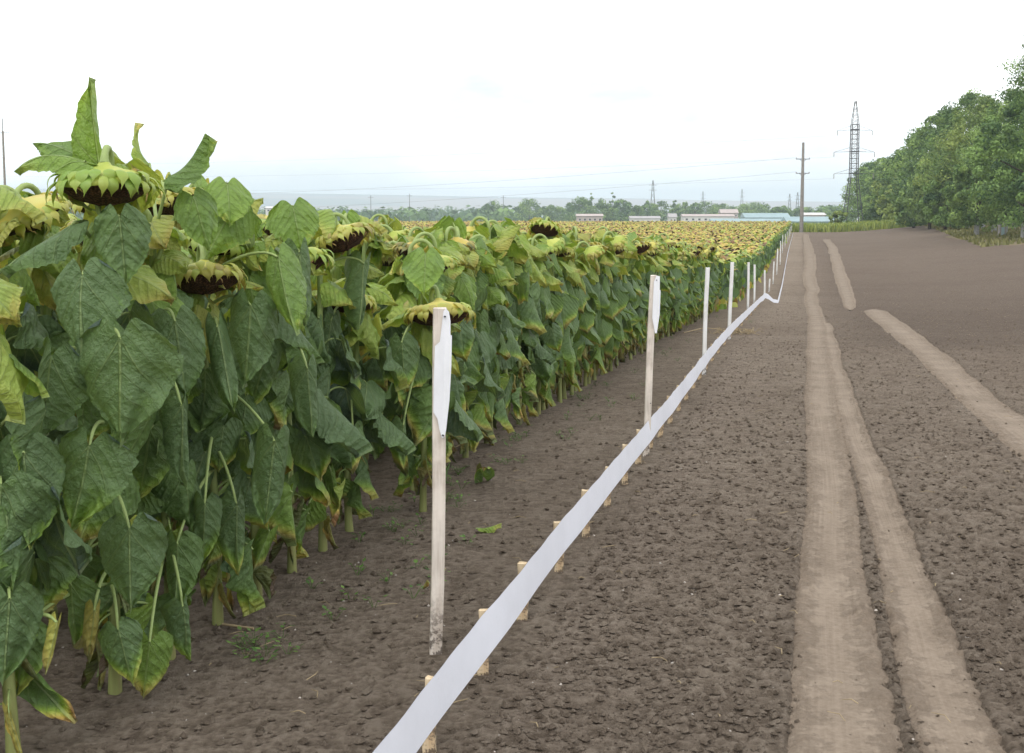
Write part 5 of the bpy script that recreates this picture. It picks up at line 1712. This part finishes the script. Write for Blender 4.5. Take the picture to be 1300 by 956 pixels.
for q, yy in enumerate((165, 192.5, 220)):
    z = pzm(yy); w = hw_at(z)
    m2 = MB()
    ext = (2.6, 3.1, 3.0)[q]
    bar(m2, [-w - .1, -w, z], [w + .1, -w, z], .09); bar(m2, [-w - .1, w, z], [w + .1, w, z], .09)
    for s in (-1, 1):
        tip = [s * (w + ext), 0, z - .1]
        for cy_ in (-w, w):
            bar(m2, [s * w, cy_, z], tip, .02); bar(m2, [s * w, cy_, z + .8], tip, .015)
    a_ = m2.build('crossarm', M['steel'], py_)
    for s in (-1, 1):
        m3 = MB(); tp = [s * (w + ext), 0, z - .1]
        m3.tube([tp, [tp[0], 0, tp[2] - .9]], [.06, .06], 6); m3.build('insulator', M['concrete'], a_)
        pends.append((q, s, Vector((p2.x + tp[0], D2, z2 + tp[2] - .9))))


def wire(a, b, sag, r, label):
    t = np.linspace(0, 1, 28)
    P = np.array([list(a.lerp(b, float(q))) for q in t]); P[:, 2] -= 4 * sag * t * (1 - t)
    mb = MB(); mb.tube(P, np.full(28, r), 4, cap=False)
    return tag(mb.build('power_wire', M['wire']), label, 'wire', 'overhead wires')


# left pole
D3 = 143
p3 = at(5.5, 217, D3); z3 = gz(p3.x, D3)
lp = empty('thin_pole', (p3.x, D3, z3)); tag(lp, 'thin grey pole standing above the sunflowers at the left edge of the photo', 'power pole')
H3 = at(5.5, 150, D3).z - z3
m1 = MB(); m1.tube([[0, 0, -.3], [0, 0, H3 * .5], [0, 0, H3 - 1.4]], [.16, .13, .11], 8); m1.build('shaft', M['concrete'], lp)
m1 = MB(); bar(m1, [0, 0, H3 - 1.4], [0, 0, H3], .05); m1.build('spike', M['steel'], lp)
m1 = MB(); bar(m1, [-.8, 0, H3 - 1.6], [.8, 0, H3 - 1.6], .035); m1.build('crossarm', M['steel'], lp)

farL = {0: at(-700, 232, 420), 1: at(-700, 262, 420)}
wl = {(0, -.95): 'upper thin wire running left from the top arm of the concrete pole', (1, -.95): 'lower thin wire running left from the second arm of the concrete pole'}
for q in (0, 1):
    wire(arms[(q, -.95)], at(-60, 246 + 22 * q, 330), 2.5, .013, wl[(q, -.95)])
for (q, s, e) in pends:
    if s < 0:
        wire(e, at(-200, 205 + 12 * q, 520), 3.0, .010, ('top', 'middle', 'lowest')[q] + ' wire leaving the left arms of the lattice pylon')

# far pylons faint in the haze
for i, (px, pt, Dd, lab) in enumerate(((828.5, 229, 900, 'faint lattice mast rising behind the village trees, tallest of the far masts'), (892, 243, 1500, 'tiny hazy mast above the hills, left of the other tiny one'),
                                       (941.5, 240, 1500, 'tiny hazy mast above the hills between village and concrete pole'), (1002, 246, 1300, 'tiny hazy mast just left of the concrete pole'),
                                       (1012, 244, 1200, 'hazy mast nearly touching the concrete pole on its left'), (520, 246, 900, 'thin dark pole in front of the hills left of the woods'),
                                       (471, 248, 900, 'thin dark pole in front of the hills, left one of two'), (639, 248, 900, 'thin hazy pole standing above the right end of the hill woods'))):
    p = at(px, 275, Dd); z0 = gz(p.x, Dd); H = at(px, pt, Dd).z - z0
    r_ = empty('distant_mast', (p.x, Dd, z0)); tag(r_, lab, 'mast', 'distant masts')
    m1 = MB()
    if i < 5:
        w0 = H * .07
        for cx_, cy_ in corners: bar(m1, [cx_ * w0, cy_ * w0, 0], [cx_ * .3, cy_ * .3, H], .14)
        zz = np.linspace(0, H, 9)
        for za, zb in zip(zz[:-1], zz[1:]):
            wa = w0 + (.3 - w0) * za / H; wb = w0 + (.3 - w0) * zb / H
            for q in range(4):
                c1, c2 = corners[q], corners[(q + 1) % 4]
                bar(m1, [c1[0] * wa, c1[1] * wa, za], [c2[0] * wb, c2[1] * wb, zb], .08)
    else:
        m1.tube([[0, 0, 0], [0, 0, H]], [.25, .16], 6)
    m1.build('tower', M['steel'], r_)
    for k_, zq in enumerate((.8, .9) if i < 5 else (.94,)):
        m2 = MB(); bar(m2, [-H * .08, 0, H * zq], [H * .08, 0, H * zq], .09); m2.build('crossarm', M['steel'], r_)

# ------------------------------------------------------------------ haze
hz, nt, out = new_mat('haze_air')
h = NT(nt)
pv = h.n('ShaderNodeVolumePrincipled')
pv.inputs['Color'].default_value = (.76, .88, .98, 1)
pv.inputs['Density'].default_value = 3.1e-4
pv.inputs['Anisotropy'].default_value = 0.0
h.link(pv.outputs[0], out.inputs['Volume'])
mb = MB(); mb.box((0, 0, 0), (19200, 19200, 190))
hb = mb.build('haze', hz, smooth=False); hb.location = (0, 0, 190 / 2 - 40)
tag(hb, kind='stuff')

# ------------------------------------------------------------------ light
w = bpy.data.worlds.new('World'); scene.world = w; w.use_nodes = True
nt = w.node_tree; nt.nodes.clear(); h = NT(nt)
out = h.n('ShaderNodeOutputWorld'); bg = h.n('ShaderNodeBackground')
sky = h.n('ShaderNodeTexSky', sky_type='NISHITA')
SUN_EL, SUN_AZ = R(52), R(200)
sky.sun_disc = False; sky.sun_elevation = SUN_EL; sky.sun_rotation = SUN_AZ
sky.air_density = 1.0; sky.dust_density = 2.0
tc = h.n('ShaderNodeTexCoord')
sx = h.n('ShaderNodeSeparateXYZ'); h.link(tc.outputs['Generated'], sx.inputs[0])
mp = h.n('ShaderNodeMapping'); mp.inputs['Scale'].default_value = (1, 1, 3.2); h.link(tc.outputs['Generated'], mp.inputs[0])
n1 = h.noise(2.4, 6, .58, mp.outputs[0])
cl = h.ramp(n1, [(.32, (7.6, 7.75, 7.9)), (.47, (13.0, 13.1, 13.2)), (.62, (20, 20, 19.8))])
mixs = h.mix(.97, sky.outputs[0], cl)
h.link(mixs, bg.inputs[0]); bg.inputs[1].default_value = .1
h.link(bg.outputs[0], out.inputs[0])
sd = bpy.data.lights.new('sun', 'SUN'); sd.energy = 1.1; sd.angle = R(28); sd.color = (1, .97, .92)
so = bpy.data.objects.new('sun', sd); COL.objects.link(so)
so.rotation_euler = (PI / 2 - SUN_EL, 0, PI - SUN_AZ + 0.0)
dirv = Vector((math.sin(SUN_AZ) * math.cos(SUN_EL), math.cos(SUN_AZ) * math.cos(SUN_EL), math.sin(SUN_EL)))
so.rotation_euler = dirv.to_track_quat('Z', 'Y').to_euler()

vs = scene.view_settings
vs.view_transform = 'Standard'; vs.look = 'None'; vs.exposure = 0.25; vs.gamma = 1; vs.use_curve_mapping = False
scene.render.engine = 'CYCLES'
cy = scene.cycles
cy.max_bounces = 6; cy.diffuse_bounces = 3; cy.glossy_bounces = 2; cy.transmission_bounces = 4; cy.volume_bounces = 2; cy.transparent_max_bounces = 8
cy.use_denoising = True
cy.use_adaptive_sampling = True
